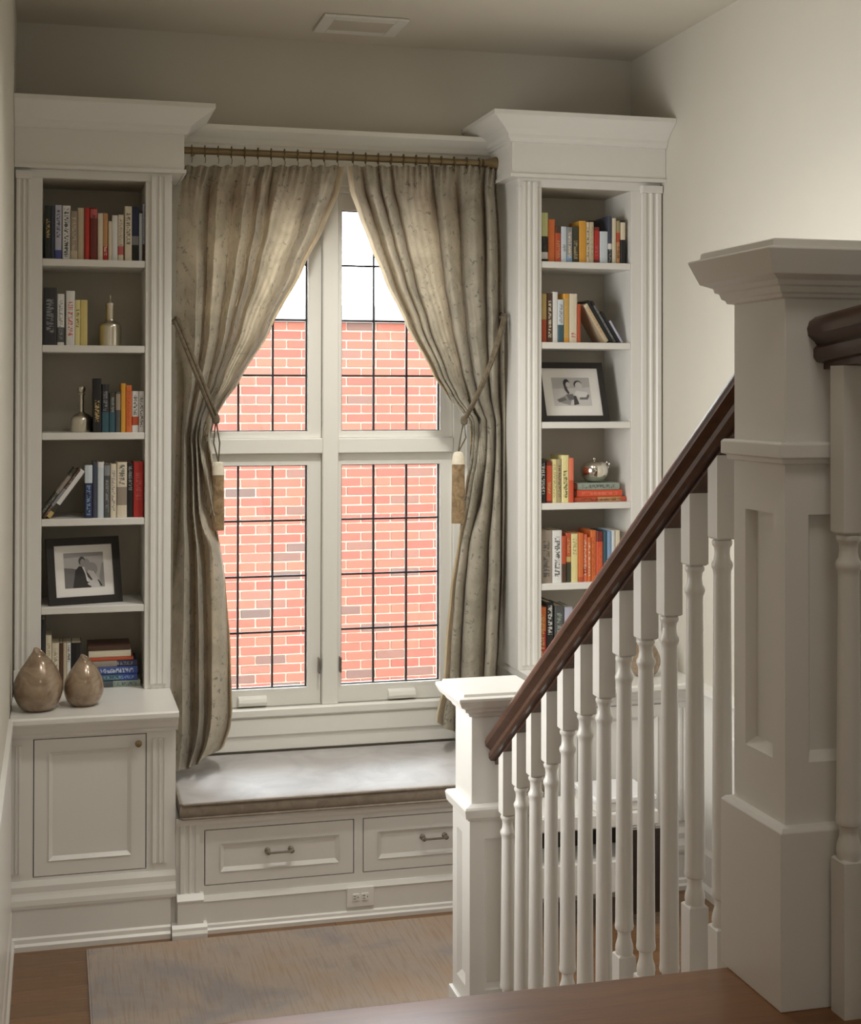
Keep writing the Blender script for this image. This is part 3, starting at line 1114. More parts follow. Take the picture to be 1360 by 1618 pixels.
tieback('braided rope tieback with brown tassel holding the curtain beside the vases bookcase', (279, 507), (341, 662), 5.80, (345, 750), (352, 838), .023, .024, 5.79, .01)
tieback('braided rope tieback with brown tassel holding the curtain beside the handrail bookcase', (797, 500), (733, 664), 5.80, (724, 733), (715, 827), .028, .030, 5.79, -.006)


# ------------------------------------------------------------------ newel posts
def post_box(mb, x0, x1, y0, y1, z0, z1):
    return mb.box(x0, x1, y0, y1, z0, z1)


def square_stack(mb, x0, x1, y0, y1, levels):
    """square mouldings: levels of (z, overhang)"""
    vs, fs = [], []
    for (z, o) in levels:
        vs += [(x0 - o, y0 - o, z), (x1 + o, y0 - o, z), (x1 + o, y1 + o, z), (x0 - o, y1 + o, z)]
    n = len(levels)
    for i in range(n - 1):
        for k in range(4):
            k2 = (k + 1) % 4
            fs.append((i * 4 + k, i * 4 + k2, (i + 1) * 4 + k2, (i + 1) * 4 + k))
    fs += [(3, 2, 1, 0), tuple((n - 1) * 4 + k for k in range(4))]
    return mb.add(vs, fs)


def panelled_box(mb, x0, x1, y0, y1, z0, z1, pz0, pz1, m, dep):
    """square box with a recessed panel on each face"""
    for face in range(4):
        if face == 0:
            P = lambda s, d, z: (x0 + s * (x1 - x0), y0 + d, z)
        elif face == 1:
            P = lambda s, d, z: (x1 - d, y0 + s * (y1 - y0), z)
        elif face == 2:
            P = lambda s, d, z: (x1 - s * (x1 - x0), y1 - d, z)
        else:
            P = lambda s, d, z: (x0 + d, y1 - s * (y1 - y0), z)
        w = (x1 - x0) if face in (0, 2) else (y1 - y0)
        a, b_ = m / w, 1 - m / w
        o = [P(0, 0, z0), P(1, 0, z0), P(1, 0, z1), P(0, 0, z1)]
        i = [P(a, 0, pz0), P(b_, 0, pz0), P(b_, 0, pz1), P(a, 0, pz1)]
        sl = .7 * dep / w
        j = [P(a + sl, dep, pz0 + .016), P(b_ - sl, dep, pz0 + .016), P(b_ - sl, dep, pz1 - .002), P(a + sl, dep, pz1 - .002)]
        fs = [(k, (k + 1) % 4, 4 + (k + 1) % 4, 4 + k) for k in range(4)] + [(4 + k, 4 + (k + 1) % 4, 8 + (k + 1) % 4, 8 + k) for k in range(4)] + [(8, 9, 10, 11)]
        mb.add(o + i + j, fs)
    mb.add([(x0, y0, z1), (x1, y0, z1), (x1, y1, z1), (x0, y1, z1)], [(0, 1, 2, 3)])
    mb.add([(x0, y0, z0), (x1, y0, z0), (x1, y1, z0), (x0, y1, z0)], [(0, 1, 2, 3)])
    return mb


NX0, NX1, NY0, NY1 = 1.181, 1.370, 2.167, 2.352
up = thing('newel_post', 'large white panelled newel post standing on the upper landing', 'newel post', ((NX0 + NX1) / 2, (NY0 + NY1) / 2, LZ))
obj('base_block', square_stack(MB(), NX0, NX1, NY0, NY1, [(LZ, .018), (1.262, .018), (1.268, .012), (1.27, 0)]), WHITE, up, bev=.0015)
obj('shaft', panelled_box(MB(), NX0, NX1, NY0, NY1, 1.268, 1.885, 1.372, 1.786, .043, .016), WHITE, up)
obj('collar', square_stack(MB(), NX0, NX1, NY0, NY1, [(1.870, .0), (1.872, .010), (1.880, .010), (1.882, .018), (1.904, .018), (1.908, .014)]), WHITE, up, bev=.0015)
obj('upper_shaft', MB().box(NX0, NX1, NY0, NY1, 1.905, 2.16), WHITE, up, bev=.002)
obj('cap', square_stack(MB(), NX0, NX1, NY0, NY1, [(2.148, 0), (2.150, .010), (2.156, .012), (2.158, .017), (2.168, .020), (2.170, .026), (2.178, .028), (2.186, .046), (2.226, .062), (2.229, .060), (2.231, .046), (2.242, .044), (2.244, .040)]), WHITE, up, bev=.001)

MX0, MX1, MY0, MY1 = 1.181, 1.352, 4.022, 4.193
lo = thing('newel_post', 'smaller white newel post at the foot of the handrail by the window seat', 'newel post', ((MX0 + MX1) / 2, (MY0 + MY1) / 2, 0))
obj('base_block', MB().box(MX0 - .016, MX1 + .016, MY0 - .016, MY1 + .016, 0, .2), WHITE, lo, bev=.003)
obj('shaft', panelled_box(MB(), MX0 - .006, MX1 + .006, MY0 - .006, MY1 + .006, .2, .755, .25, .69, .045, .014), WHITE, lo)
obj('collar', square_stack(MB(), MX0, MX1, MY0, MY1, [(.744, .006), (.747, .014), (.752, .014), (.755, .022), (.780, .026), (.786, .022), (.792, .004)]), WHITE, lo, bev=.0015)
obj('upper_shaft', MB().box(MX0, MX1, MY0, MY1, .785, 1.06), WHITE, lo, bev=.003)
obj('cap', square_stack(MB(), MX0, MX1, MY0, MY1, [(1.045, 0), (1.047, .008), (1.058, .012), (1.064, .024), (1.072, .026), (1.080, .040), (1.100, .05), (1.107, .05), (1.109, .046), (1.110, .034), (1.118, .032), (1.119, .030)]), WHITE, lo, bev=.001)

# ------------------------------------------------------------------ handrails and balusters
XC = 1.27
RAILP = [(-.017, 0), (-.017, .010), (-.030, .012), (-.036, .020), (-.036, .034), (-.030, .040), (-.034, .046), (-.046, .056), (-.048, .068), (-.044, .080),
         (-.032, .088), (0, .092)]
RAILP = RAILP + [(-x, z) for x, z in reversed(RAILP[:-1])]


def rail_mb(p0, p1):
    """handrail profile swept from p0 to p1 (points on the underside centre line), ends cut plumb"""
    n = len(RAILP)
    vs = [(p0[0] + x, p0[1], p0[2] + z) for x, z in RAILP] + [(p1[0] + x, p1[1], p1[2] + z) for x, z in RAILP]
    fs = [(i, (i + 1) % n, n + (i + 1) % n, n + i) for i in range(n)] + [tuple(range(n - 1, -1, -1)), tuple(range(n, 2 * n))]
    return MB().add(vs, fs)


SL = -.661


def rail_z(y):
    return 1.866 + SL * (y - 2.564)


def turned(r, z0, z1, kind):
    """turned middle of a baluster between the two square blocks"""
    L = z1 - z0
    top = [(.0150, 0), (.0198, -.003), (.0204, -.008), (.0192, -.012), (.0160, -.016), (.0150, -.028), (.0168, -.040), (.0208, -.047), (.0214, -.052), (.0202, -.057), (.0178, -.062), (.0172, -.070)]
    bot = [(.0204, .080), (.0208, .070), (.0218, .063), (.0208, .056), (.0158, .052), (.0150, .044), (.0158, .035), (.0200, .020), (.0208, .011), (.0200, .005), (.0198, 0)]
    p = [(rr, z1 + dz) for rr, dz in top]
    p += [(.0180, z1 - .30 * L), (.0193, z1 - .6 * L)]
    p += [(rr, z0 + dz) for rr, dz in bot]
    return p


def baluster(parent, x, y, ztop_l, ztop_h, zb, ztread, sloped):
    """square top block under the rail, turned shaft, square bottom block; its own parts"""
    h = .0208
    mb = MB()
    zf, zk = (rail_z(y - h), rail_z(y + h)) if sloped else (ztop_l, ztop_l)
    c = .0035
    # top block (chamfered lower edge)
    vs = [(x - h, y - h, zf), (x + h, y - h, zf), (x + h, y + h, zk), (x - h, y + h, zk)]
    vs += [(x - h, y - h, ztop_h + c), (x + h, y - h, ztop_h + c), (x + h, y + h, ztop_h + c), (x - h, y + h, ztop_h + c)]
    vs += [(x - h + c, y - h + c, ztop_h), (x + h - c, y - h + c, ztop_h), (x + h - c, y + h - c, ztop_h), (x - h + c, y + h - c, ztop_h)]
    fs = [(0, 3, 2, 1)] + [(k, (k + 1) % 4, 4 + (k + 1) % 4, 4 + k) for k in range(4)] + [(4 + k, 4 + (k + 1) % 4, 8 + (k + 1) % 4, 8 + k) for k in range(4)] + [(8, 9, 10, 11)]
    mb.add(vs, fs)
    n0 = len(mb.v)
    mb.lathe(list(reversed(turned(0, zb, ztop_h, 0))), x, y, 18)
    vs = [(x - h, y - h, ztread), (x + h, y - h, ztread), (x + h, y + h, ztread), (x - h, y + h, ztread)]
    vs += [(x - h, y - h, zb - c), (x + h, y - h, zb - c), (x + h, y + h, zb - c), (x - h, y + h, zb - c)]
    vs += [(x - h + c, y - h + c, zb), (x + h - c, y - h + c, zb), (x + h - c, y + h - c, zb), (x - h + c, y + h - c, zb)]
    mb.add(vs, fs)
    return obj('baluster', mb, WHITE, parent, smooth=True)


rl = thing('stair_balustrade', 'dark wooden handrail on white turned balusters sloping down between the newel posts', 'railing', (XC, 3.2, 0))
obj('handrail', rail_mb((XC, MY0, rail_z(MY0)), (XC, NY1, rail_z(NY1))), DARKWOOD, rl, smooth=True)
LEN = [.165, .148, .187, .175, .151, .190, .174, .158, .191, .175, .155, .186]
for k in range(12):
    y = 2.5806 + .1248 * k
    tread = [LZ - RISE, LZ - 2 * RISE, LZ - 3 * RISE, 0.0][0 if k < 2 else 1 if k < 5 else 2 if k < 8 else 3]
    zb = tread + .222
    baluster(rl, XC, y, 0, rail_z(y - .0208) - LEN[k], zb, tread, True)

ur = thing('landing_balustrade', 'dark moulded level handrail on white balusters meeting the large newel post', 'railing', (XC, 1.6, LZ))
obj('handrail', rail_mb((XC, .9, 2.030 + .09 * (NY0 - .9)), (XC, NY0, 2.030)), DARKWOOD, ur, smooth=True)
for k in range(6):
    y = 2.118 - .14 * k
    if k == 0:
        y = 2.118
    baluster(ur, XC, y, 2.031 + .09 * (NY0 - y), 1.758, 1.2247, LZ, False)

# dark bench and pale box glimpsed between the balusters, brown vase on the far counter
bn = thing('low_bench', 'low white bench with dark open shelf seen between the balusters', 'bench', (1.95, 5.12, 0))
obj('seat', MB().chamfer_box(1.64, 2.2, 4.995, 5.26, .374, .43, .006), WHITE, bn)
obj('shelf', MB().chamfer_box(1.64, 2.2, 5.0, 5.26, .13, .252, .006), WHITE, bn)
obj('shelf_shade_sheet', MB().box(1.66, 2.18, 5.20, 5.215, .25, .375), BENCHW, bn)  # dark sheet standing for the shade inside the open shelf
obj('end_shade_sheet', MB().box(2.06, 2.205, 4.99, 5.0, .05, .36), BENCHW, bn)  # dark sheet standing for the shade at the open end
for (lx, ly) in ((1.66, 5.02), (1.66, 5.24), (2.17, 5.02), (2.17, 5.24)):
    obj('leg', MB().chamfer_box(lx - .015, lx + .02, ly - .015, ly + .015, 0, .376, .003), BENCHW, bn)
bx = thing('lidded_box', 'pale flat box resting on the low bench behind the balusters', 'box', (2.07, 5.12, .4305))
obj('body', MB().chamfer_box(1.955, 2.188, 5.008, 5.235, .4305, .462, .004), WHITE, bx)
obj('lid', MB().chamfer_box(1.948, 2.196, 5.0, 5.242, .4625, .486, .006), BOXTOP, bx)


def vase_mb(cx, cy, z0, r, h, nr, tilt, seed):
    """squat teardrop jar whose mouth is pinched and leans"""
    prof = [(.50, 0), (.62, .015), (.80, .10), (.94, .22), (1.0, .36), (.97, .48), (.86, .60), (.71, .72), (.54, .82), (.41, .895), (nr * 1.12, .95), (nr * 1.04, 1.0), (nr * .84, .99), (nr * .70, .92)]
    # resample smoothly
    vs, fs = [], []
    seg = 32
    n = len(prof)
    for (rr, zz) in prof:
        lean = tilt * max(0, zz - .3) ** 2
        for k in range(seg):
            t = 2 * PI * k / seg
            lip = .075 * max(0, zz - .85) / .15 * math.cos(t - 2.6)
            vs.append((cx + r * rr * math.cos(t) + lean * r, cy + r * rr * math.sin(t), z0 + h * (zz + lip * (1 if zz > .85 else 0))))
    for i in range(n - 1):
        for k in range(seg):
            k2 = (k + 1) % seg
            fs.append((i * seg + k, i * seg + k2, (i + 1) * seg + k2, (i + 1) * seg + k))
    fs.append(tuple(range(seg - 1, -1, -1)))
    fs.append(tuple((n - 1) * seg + k for k in range(seg)))
    return MB().add(vs, fs)


def vase(cx, cy, z0, r, h, nr, tilt, label, grp=None):
    o = obj('vase', vase_mb(cx, cy, z0, r, h, nr, tilt, 0), CERAM, None, smooth=True, off=(cx, cy, z0))
    s = o.modifiers.new('smooth', 'SUBSURF')
    s.levels = s.render_levels = 1
    tag(o, label, 'vase', grp)
    return o


vase(-.050, 5.425, CZ, .090, .212, .23, .10, 'larger brown glazed teardrop vase on the cabinet counter by the wall', 'brown glazed vases')
vase(.112, 5.468, CZ, .075, .176, .23, .16, 'smaller brown glazed teardrop vase beside the larger one on the counter', 'brown glazed vases')
vase(2.345, 5.47, CZ, .066, .16, .15, .1, 'brown vase on the far counter, glimpsed between two balusters', 'brown glazed vases')


# ------------------------------------------------------------------ metal bottles and silver pot
def lathe_thing(name, label, cat, cx, cy, z0, parts, grp=None):
    t = thing(name, label, cat, (cx, cy, z0), grp)
    for pname, prof, mat in parts:
        obj(pname, MB().lathe(prof, cx, cy, 28, z0=z0), mat, t, smooth=True)
    return t


p = pt(174, 545, 5.80)
lathe_thing('metal_bottle', 'champagne metal bottle with pointed stopper, on the second shelf beside yellow books', 'bottle', p.x, 5.80, LS[1], [
    ('body', [(.040, 0), (.0425, .003), (.0430, .074), (.041, .084), (.033, .092), (.022, .098), (.0185, .102), (.0170, .107), (.0165, .162)], SILVER),
    ('stopper', [(.0180, .160), (.0195, .165), (.0180, .170), (.010, .178), (.004, .184), (.0025, .188), (.0035, .193), (.0022, .198), (.0006, .204)], SILVER)], 'champagne metal bottles')
p = pt(129, 683, 5.80)
lathe_thing('metal_bottle', 'champagne metal bottle with thin neck and ball stopper, on the third shelf', 'bottle', p.x, 5.80, LS[2], [
    ('body', [(.039, 0), (.042, .004), (.0425, .046), (.040, .056), (.031, .066), (.017, .074), (.0095, .080), (.0082, .086), (.0080, .148)], SILVER),
    ('stopper', [(.0080, .146), (.013, .148), (.013, .152), (.006, .154), (.011, .158), (.0148, .168), (.012, .178), (.006, .183), (.001, .184)], SILVER)], 'champagne metal bottles')
p = pt(939, 764, 5.82)
STK = RS[3]
pz = STK + .081
pot = thing('silver_pot', 'round polished silver pot on the stack of flat books', 'pot', (p.x, 5.82, pz))
obj('body', MB().lathe([(.026, 0), (.040, .006), (.055, .024), (.061, .046), (.058, .066), (.046, .081), (.026, .088), (.010, .090)], p.x, 5.82, 28, z0=pz), POLISH, pot, smooth=True)
obj('lid_knob', MB().lathe([(.006, .089), (.004, .092), (.007, .097), (.006, .102), (.001, .105)], p.x - .002, 5.82, 14, z0=pz), POLISH, pot, smooth=True)
obj('handle', MB().tube([(p.x + .040, 5.81, pz + .074), (p.x + .050, 5.805, pz + .084), (p.x + .058, 5.80, pz + .078), (p.x + .055, 5.80, pz + .058)], .004, 8), POLISH, pot, smooth=True)


# ------------------------------------------------------------------ books
def bookmat(base, band=None, ink=None, inkz=(.12, .88), inkw=.26, seed=0.0):
    m, nt, b, o = newmat('book_cover')
    tc = nt.nodes.new('ShaderNodeTexCoord')
    sp = nt.nodes.new('ShaderNodeSeparateXYZ')
    nt.links.new(tc.outputs['Generated'], sp.inputs[0])
    x, y, z = sp.outputs
    v = coords(nt, 'Object')
    col = mixc(nt, scale_col(base, .92), scale_col(base, 1.06), noise(nt, v, 25, 4))
    if band:
        for (bc, z0, z1) in band:
            msk = math_n(nt, 'MULTIPLY', math_n(nt, 'GREATER_THAN', z, z0), math_n(nt, 'LESS_THAN', z, z1))
            col = mixc(nt, col, bc, msk)
    if ink:
        mp = nt.nodes.new('ShaderNodeMapping')
        mp.inputs['Scale'].default_value = (2.2, 0, 30)
        mp.inputs['Location'].default_value = (seed, 0, seed * 1.7)
        nt.links.new(tc.outputs['Generated'], mp.inputs['Vector'])
        nn = noise(nt, mp.outputs['Vector'], 1.0, 2, .6)
        a = math_n(nt, 'GREATER_THAN', nn, .5)
        a = math_n(nt, 'MULTIPLY', a, math_n(nt, 'LESS_THAN', y, .04))
        a = math_n(nt, 'MULTIPLY', a, math_n(nt, 'LESS_THAN', math_n(nt, 'ABSOLUTE', math_n(nt, 'SUBTRACT', x, .5)), inkw))
        a = math_n(nt, 'MULTIPLY', a, math_n(nt, 'MULTIPLY', math_n(nt, 'GREATER_THAN', z, inkz[0]), math_n(nt, 'LESS_THAN', z, inkz[1])))
        col = mixc(nt, col, ink, math_n(nt, 'MULTIPLY', a, .85))
    nt.links.new(col, b.inputs['Base Color'])
    b.inputs['Roughness'].default_value = .45
    return m


K = {'black': srgb(34, 33, 34), 'ink': srgb(50, 50, 54), 'green_black': srgb(42, 48, 46), 'slate': srgb(72, 76, 92), 'lav': srgb(186, 188, 206), 'blue': srgb(78, 84, 150),
     'white': srgb(226, 226, 224), 'cream': srgb(222, 212, 190), 'beige': srgb(200, 186, 158), 'taupe': srgb(156, 144, 130), 'red': srgb(184, 50, 44), 'dred': srgb(122, 44, 36),
     'brown': srgb(84, 58, 44), 'tan': srgb(196, 146, 98), 'orange': srgb(210, 112, 56), 'rust': srgb(186, 84, 52), 'navy': srgb(44, 50, 82), 'grey': srgb(140, 142, 146),
     'dgrey': srgb(84, 86, 86), 'pale': srgb(206, 216, 224), 'yellow': srgb(214, 196, 128), 'pyellow': srgb(226, 216, 156), 'ochre': srgb(216, 158, 60), 'teal': srgb(58, 92, 104),
     'pink': srgb(196, 96, 96), 'lblue': srgb(132, 162, 196), 'olive': srgb(66, 66, 52), 'gold': srgb(198, 172, 110), 'coral': srgb(224, 120, 92), 'fire': srgb(206, 84, 54),
     'ggreen': srgb(148, 160, 148), 'royal': srgb(52, 76, 150), 'khaki': srgb(168, 156, 120), 'pgreen': srgb(206, 212, 152)}
BN = [0]


def book_mesh(th, d, h, mat, parent):
    """local: x = thickness, y = depth (spine at 0), z = height; cover shell with rounded spine + page block"""
    c = min(.0028, th * .14)
    prof = [(0, d), (0, .004), (th * .12, .0012), (th * .5, 0), (th * .88, .0012), (th, .004), (th, d), (th - c, d), (th - c, .007), (c, .007), (c, d)]
    co = bpy.data.objects.new('cover', mesh('cover', MB().prism(prof, 'z', 0, h), mat))
    pg = bpy.data.objects.new('pages', mesh('pages', MB().box(c, th - c, .007, d - .004, .003, h - .003), PAGES))
    for o in (co, pg):
        C.objects.link(o)
        o.parent = parent


def book(x, y, z, th, d, h, desc, label, grp, base, band=None, ink=None, inkz=(.12, .88), rot=(0, 0, 0)):
    BN[0] += 1
    bands = [(K[b[0]], b[1], b[2]) for b in band] if band else None
    t = thing('book', label, 'book', (x, y, z), grp)
    t.rotation_euler = rot
    book_mesh(th, d, h, bookmat(K[base], bands, K[ink] if ink else None, inkz, .27, BN[0] * .37), t)
    return t


ORD = ['first', 'second', 'third', 'fourth', 'fifth', 'sixth', 'seventh', 'eighth', 'ninth', 'tenth', 'eleventh', 'twelfth', 'thirteenth', 'fourteenth', 'fifteenth', 'sixteenth', 'seventeenth']


def row(z, ox, oy, k, ybot, items, where, end, grp, a, b_, y0=5.728):
    """upright books from crop coordinates (origin ox, oy and scale k): (x0, x1, top, desc, base, band, ink)"""
    xs = []
    prev = a + .0015
    n = len(items)
    for i, it in enumerate(items):
        u0, u1, vt = it[0], it[1], it[2]
        p0 = pt(ox + u0 / k, oy + ybot / k, y0 + .002)
        p1 = pt(ox + u1 / k, oy + ybot / k, y0 + .002)
        pt_ = pt(ox + (u0 + u1) / 2 / k, oy + vt / k, y0 + .002)
        x0 = max(prev, p0.x)
        x1 = max(x0 + .006, min(p1.x, b_ - .0015 - .006 * (n - 1 - i)))
        h = pt_.z - z
        prev = x1 + .0006
        desc = it[3]
        lab = '%s book, %s from %s, %s' % (desc, ORD[i], end, where)
        book(x0, y0 + random.Random(i * 7 + n).uniform(0, .008), z + .0004, x1 - x0, min(.20, h * .72), h, desc, lab, grp, it[4], it[5] if len(it) > 5 else None, it[6] if len(it) > 6 else None, it[7] if len(it) > 7 else (.12, .88))
    return prev


LA, LB_ = -.043, .346
VB = 'vase-side bookcase'
HB_ = 'handrail-side bookcase'
WE, CE = 'wall end', 'curtain end'
row(LS[0], 60, 310, 7.556, 740, [
    (80, 155, 110, 'green-black', 'green_black', None, 'gold', (.4, .75)), (155, 198, 110, 'slate blue', 'slate'), (203, 280, 108, 'lavender and blue', 'lav', [('blue', 0, .17)], 'slate', (.4, .93)),
    (290, 386, 112, 'white black-lettered', 'white', None, 'black', (.05, .95)), (388, 470, 178, 'grey-taupe', 'taupe', [('beige', 0, .18)], 'beige'), (470, 555, 138, 'plain beige', 'beige'),
    (555, 616, 138, 'bright red', 'red'), (620, 705, 138, 'dark red', 'dred', [('pink', .8, .97)], 'brown'), (712, 775, 205, 'cream half-height', 'cream'), (775, 832, 205, 'tan and red', 'tan', [('red', 0, .3)], 'cream', (.1, .3)),
    (838, 880, 300, 'shortest cream', 'cream'), (882, 950, 228, 'off-white', 'white'), (955, 1022, 222, 'cream red-banded', 'cream', [('pink', .13, .32)], 'taupe', (.3, .9)),
    (1035, 1120, 122, 'tall pale grey', 'cream', None, 'dgrey', (.3, .9)), (1122, 1205, 125, 'navy and black', 'navy', [('black', 0, .28), ('grey', .3, .46)]), (1206, 1246, 205, 'slim pale blue', 'pale'),
    (1250, 1320, 95, 'grey and brown', 'lav', [('brown', 0, .3)], 'grey', (.35, .9))], 'top shelf of ' + VB, WE, 'books on the top shelf by the wall', LA, LB_)
row(LS[1], 0, 400, 4.493, 654, [
    (307, 402, 245, 'large black silver-lettered', 'ink', None, 'grey', (.2, .8)), (406, 455, 290, 'grey and white', 'white', [('dgrey', .06, .35)], 'grey'), (468, 530, 268, 'white orange-lettered', 'white', None, 'fire', (.15, .8)),
    (531, 569, 332, 'slim cream-yellow', 'pyellow', None, 'dgrey', (.4, .8)), (570, 620, 332, 'yellow', 'yellow')], 'second shelf of ' + VB, WE, 'books beside the pointed metal bottle', LA, LB_)
row(LS[2], 0, 400, 4.493, 1266, [
    (660, 718, 890, 'tall black', 'black', None, 'gold', (.2, .6)), (722, 773, 930, 'charcoal and teal', 'ink', [('teal', 0, .42)], 'grey', (.45, .85)), (776, 820, 990, 'grey-green', 'olive', [('teal', 0, .5)], 'grey', (.5, .9)),
    (821, 856, 985, 'dull mauve-grey', 'dgrey', [('taupe', .55, .95)]), (858, 892, 925, 'amber yellow', 'ochre'), (893, 934, 938, 'deep orange', 'orange', None, 'rust'),
    (936, 984, 980, 'white red-spotted', 'white', [('rust', .17, .38)], 'olive', (.42, .9)), (986, 1026, 980, 'slim white', 'white', None, 'ink')], 'third shelf of ' + VB, 'bottle end', 'books beside the ball-stoppered metal bottle', LA, LB_)
row(LS[3], 50, 710, 7.158, 765, [
    (600, 685, 180, 'navy white-topped', 'navy', [('pale', .66, 1.0)], 'lblue', (.05, .62)), (690, 743, 150, 'slate-blue', 'slate'), (745, 818, 145, 'tall bluish-white', 'pale', [('white', .9, 1)]),
    (820, 886, 165, 'charcoal', 'dgrey', [('grey', .78, .97)], 'grey', (.1, .7)), (890, 956, 165, 'cream line-drawn', 'cream', None, 'grey'), (962, 1076, 145, 'wide cream', 'cream', [('taupe', .22, .55)], 'dgrey', (.58, .95)),
    (1078, 1150, 160, 'black', 'black', None, 'grey', (.5, .95)), (1152, 1262, 140, 'red white-lettered', 'red', None, 'pink', (.3, .8))], 'fourth shelf of ' + VB, 'leaning books', 'upright books on the fourth shelf', LA, LB_)
row(CZ, 40, 960, 6.8, 870, [
    (118, 215, 130, 'tall navy-black', 'ink', None), (202, 280, 300, 'cream', 'cream', None, 'khaki'), (284, 362, 385, 'low cream', 'cream', None, 'taupe'), (364, 402, 385, 'dark brown', 'brown'),
    (404, 440, 385, 'slim beige', 'beige'), (442, 490, 385, 'white', 'white', None, 'dgrey', (.6, .95)), (492, 602, 380, 'thick espresso', 'brown', [('black', 0, 1)])], 'behind the vases', WE, 'upright books behind the vases', LA, LB_, 5.745)

RA, RB_ = 1.979, 2.383
row(RS[0], 850, 320, 9.067, 845, [
    (60, 150, 145, 'yellow-green and black', 'pgreen', [('black', .2, .52), ('black', 0, .06), ('white', .06, .2)], 'olive', (.2, .5)), (152, 252, 240, 'wide orange', 'orange'), (255, 332, 340, 'rust', 'rust', [('brown', .81, 1)], 'tan', (.1, .6)),
    (335, 412, 345, 'pale blue-grey', 'pale', None, 'grey', (.3, .5)), (415, 492, 355, 'grey and blue', 'taupe', [('grey', .3, 1), ('lblue', 0, .22)], 'cream'), (495, 590, 340, 'dark olive', 'olive', None, 'khaki', (.1, .6)),
    (592, 690, 265, 'mustard', 'ochre'), (692, 740, 280, 'slim cream', 'cream', None, 'ink'), (742, 800, 280, 'buff', 'beige', None, 'khaki'), (803, 886, 350, 'red', 'dred', [('red', .1, .9)], 'pink', (.2, .5)),
    (890, 1000, 415, 'white short', 'pale'), (1004, 1060, 195, 'slate-blue tall', 'slate', [('white', .3, .42), ('black', 0, .3)], 'grey', (.02, .3)), (1064, 1120, 225, 'cream-white', 'cream'),
    (1122, 1182, 262, 'tan and rust', 'tan', [('rust', .5, .72), ('khaki', .75, 1)], 'brown', (.1, .4)), (1186, 1250, 256, 'cream and black', 'black', [('cream', .55, .95)])], 'top shelf of ' + HB_, CE, 'books on the top shelf behind the handrail', RA, RB_)
xb = pt(850 + 905 / 9.067, 413, 5.80).x
book(xb, 5.945, RS[0] + .0004, .075, .05, .208, 'black', 'large black book standing behind the short white book, top shelf', 'books on the top shelf behind the handrail', 'black')
row(RS[1], 850, 450, 7.033, 628, [
    (44, 98, 100, 'sand and rust', 'gold', [('rust', 0, .47)]), (100, 160, 95, 'dark brown cream-spotted', 'brown', None, 'cream', (.1, .85)), (163, 220, 80, 'tall white', 'white'), (220, 285, 165, 'pale blue and teal', 'pale', [('teal', 0, .41)], 'grey', (.45, .9)),
    (287, 349, 100, 'golden', 'ochre', [('gold', .1, .9)], 'ochre'), (352, 440, 100, 'wide cream', 'cream', None, 'pink', (.1, .2)), (442, 474, 215, 'slim brick-red', 'rust')], 'second shelf of ' + HB_, CE, 'upright books on the second shelf', RA, RB_)
row(RS[3], 840, 700, 4.623, 434, [
    (66, 108, 120, 'dark green white-lettered', 'green_black', None, 'white', (.2, .9)), (110, 148, 135, 'red-orange', 'dred', [('fire', .05, .9)], 'gold', (.2, .5)), (152, 188, 120, 'pale buff', 'pyellow', None, 'khaki'), (189, 220, 120, 'slim khaki', 'khaki', None, 'brown'),
    (222, 274, 90, 'tall pale yellow', 'pyellow', None, 'olive', (.1, .7)), (276, 308, 110, 'coral', 'coral', [('fire', 0, .5)])], 'fourth shelf of ' + HB_, CE, 'upright books beside the silver pot', RA, RB_)
row(RS[4], 840, 700, 4.623, 1022, [
    (65, 150, 640, 'wide grey', 'grey', [('taupe', 0, 1)], 'dgrey', (.1, .8)), (152, 221, 640, 'white black-marked', 'white', None, 'ink'), (222, 252, 680, 'rust-brown', 'brown', [('rust', .4, 1)]), (254, 290, 660, 'brown gold-banded', 'rust', [('gold', .42, .52), ('olive', 0, .4)], 'tan', (.55, .9)),
    (291, 341, 665, 'pale yellow', 'pyellow', None, 'khaki', (.55, .9)), (343, 378, 660, 'orange-brown', 'rust', [('orange', .1, 1)]), (380, 409, 670, 'apricot', 'coral', [('red', .15, .3)], 'cream'), (411, 434, 690, 'slim tangerine', 'orange', None, 'cream'),
    (436, 475, 640, 'tall orange', 'orange', None, 'rust'), (477, 524, 650, 'dark red and vermilion', 'dred', [('fire', 0, .8)], 'orange', (.1, .7)), (527, 552, 645, 'teal-grey', 'teal'), (554, 580, 645, 'steel-blue', 'lblue', [('slate', 0, .2)]),
    (582, 608, 640, 'light blue', 'lblue', [('pale', .5, 1)], 'white'), (610, 648, 640, 'cream', 'cream')], 'fifth shelf of ' + HB_, CE, 'books on the fifth shelf behind the handrail', RA, RB_)
row(CZ, 840, 700, 4.623, 1640, [
    (50, 106, 1200, 'tall red-orange', 'red', [('orange', .6, 1)], 'gold'), (108, 162, 1165, 'black white-lettered', 'black', None, 'white', (.5, .95)), (168, 236, 1190, 'dark green-grey', 'dgrey', None, 'ggreen'), (242, 302, 1200, 'light grey', 'lav')], 'bottom of ' + HB_, CE, 'books at the bottom behind the handrail', RA, RB_, 5.735)


def leaning(xfoot, z, ang, items, grp, side, y0=5.735):
    """books leaning on their neighbours; side=+1: tops lean towards +x.  Each rests its lower corner on the shelf."""
    x = xfoot
    for (th, h, d, base, band, ink, lab) in items:
        a = math.radians(ang) * side
        if side > 0:
            # rotate about the lower right corner
            px_, pz_ = x - th * math.cos(a), z + th * math.sin(a)
            loc = (px_, y0, pz_ + .0005)
            x += th / math.cos(a) + .001
        else:
            loc = (x, y0, z + .0005)
            x += th / math.cos(a) + .001
        book(loc[0], loc[1], loc[2], th, d, h, lab, lab, grp, base, band, ink, (.1, .9), (0, a, 0))


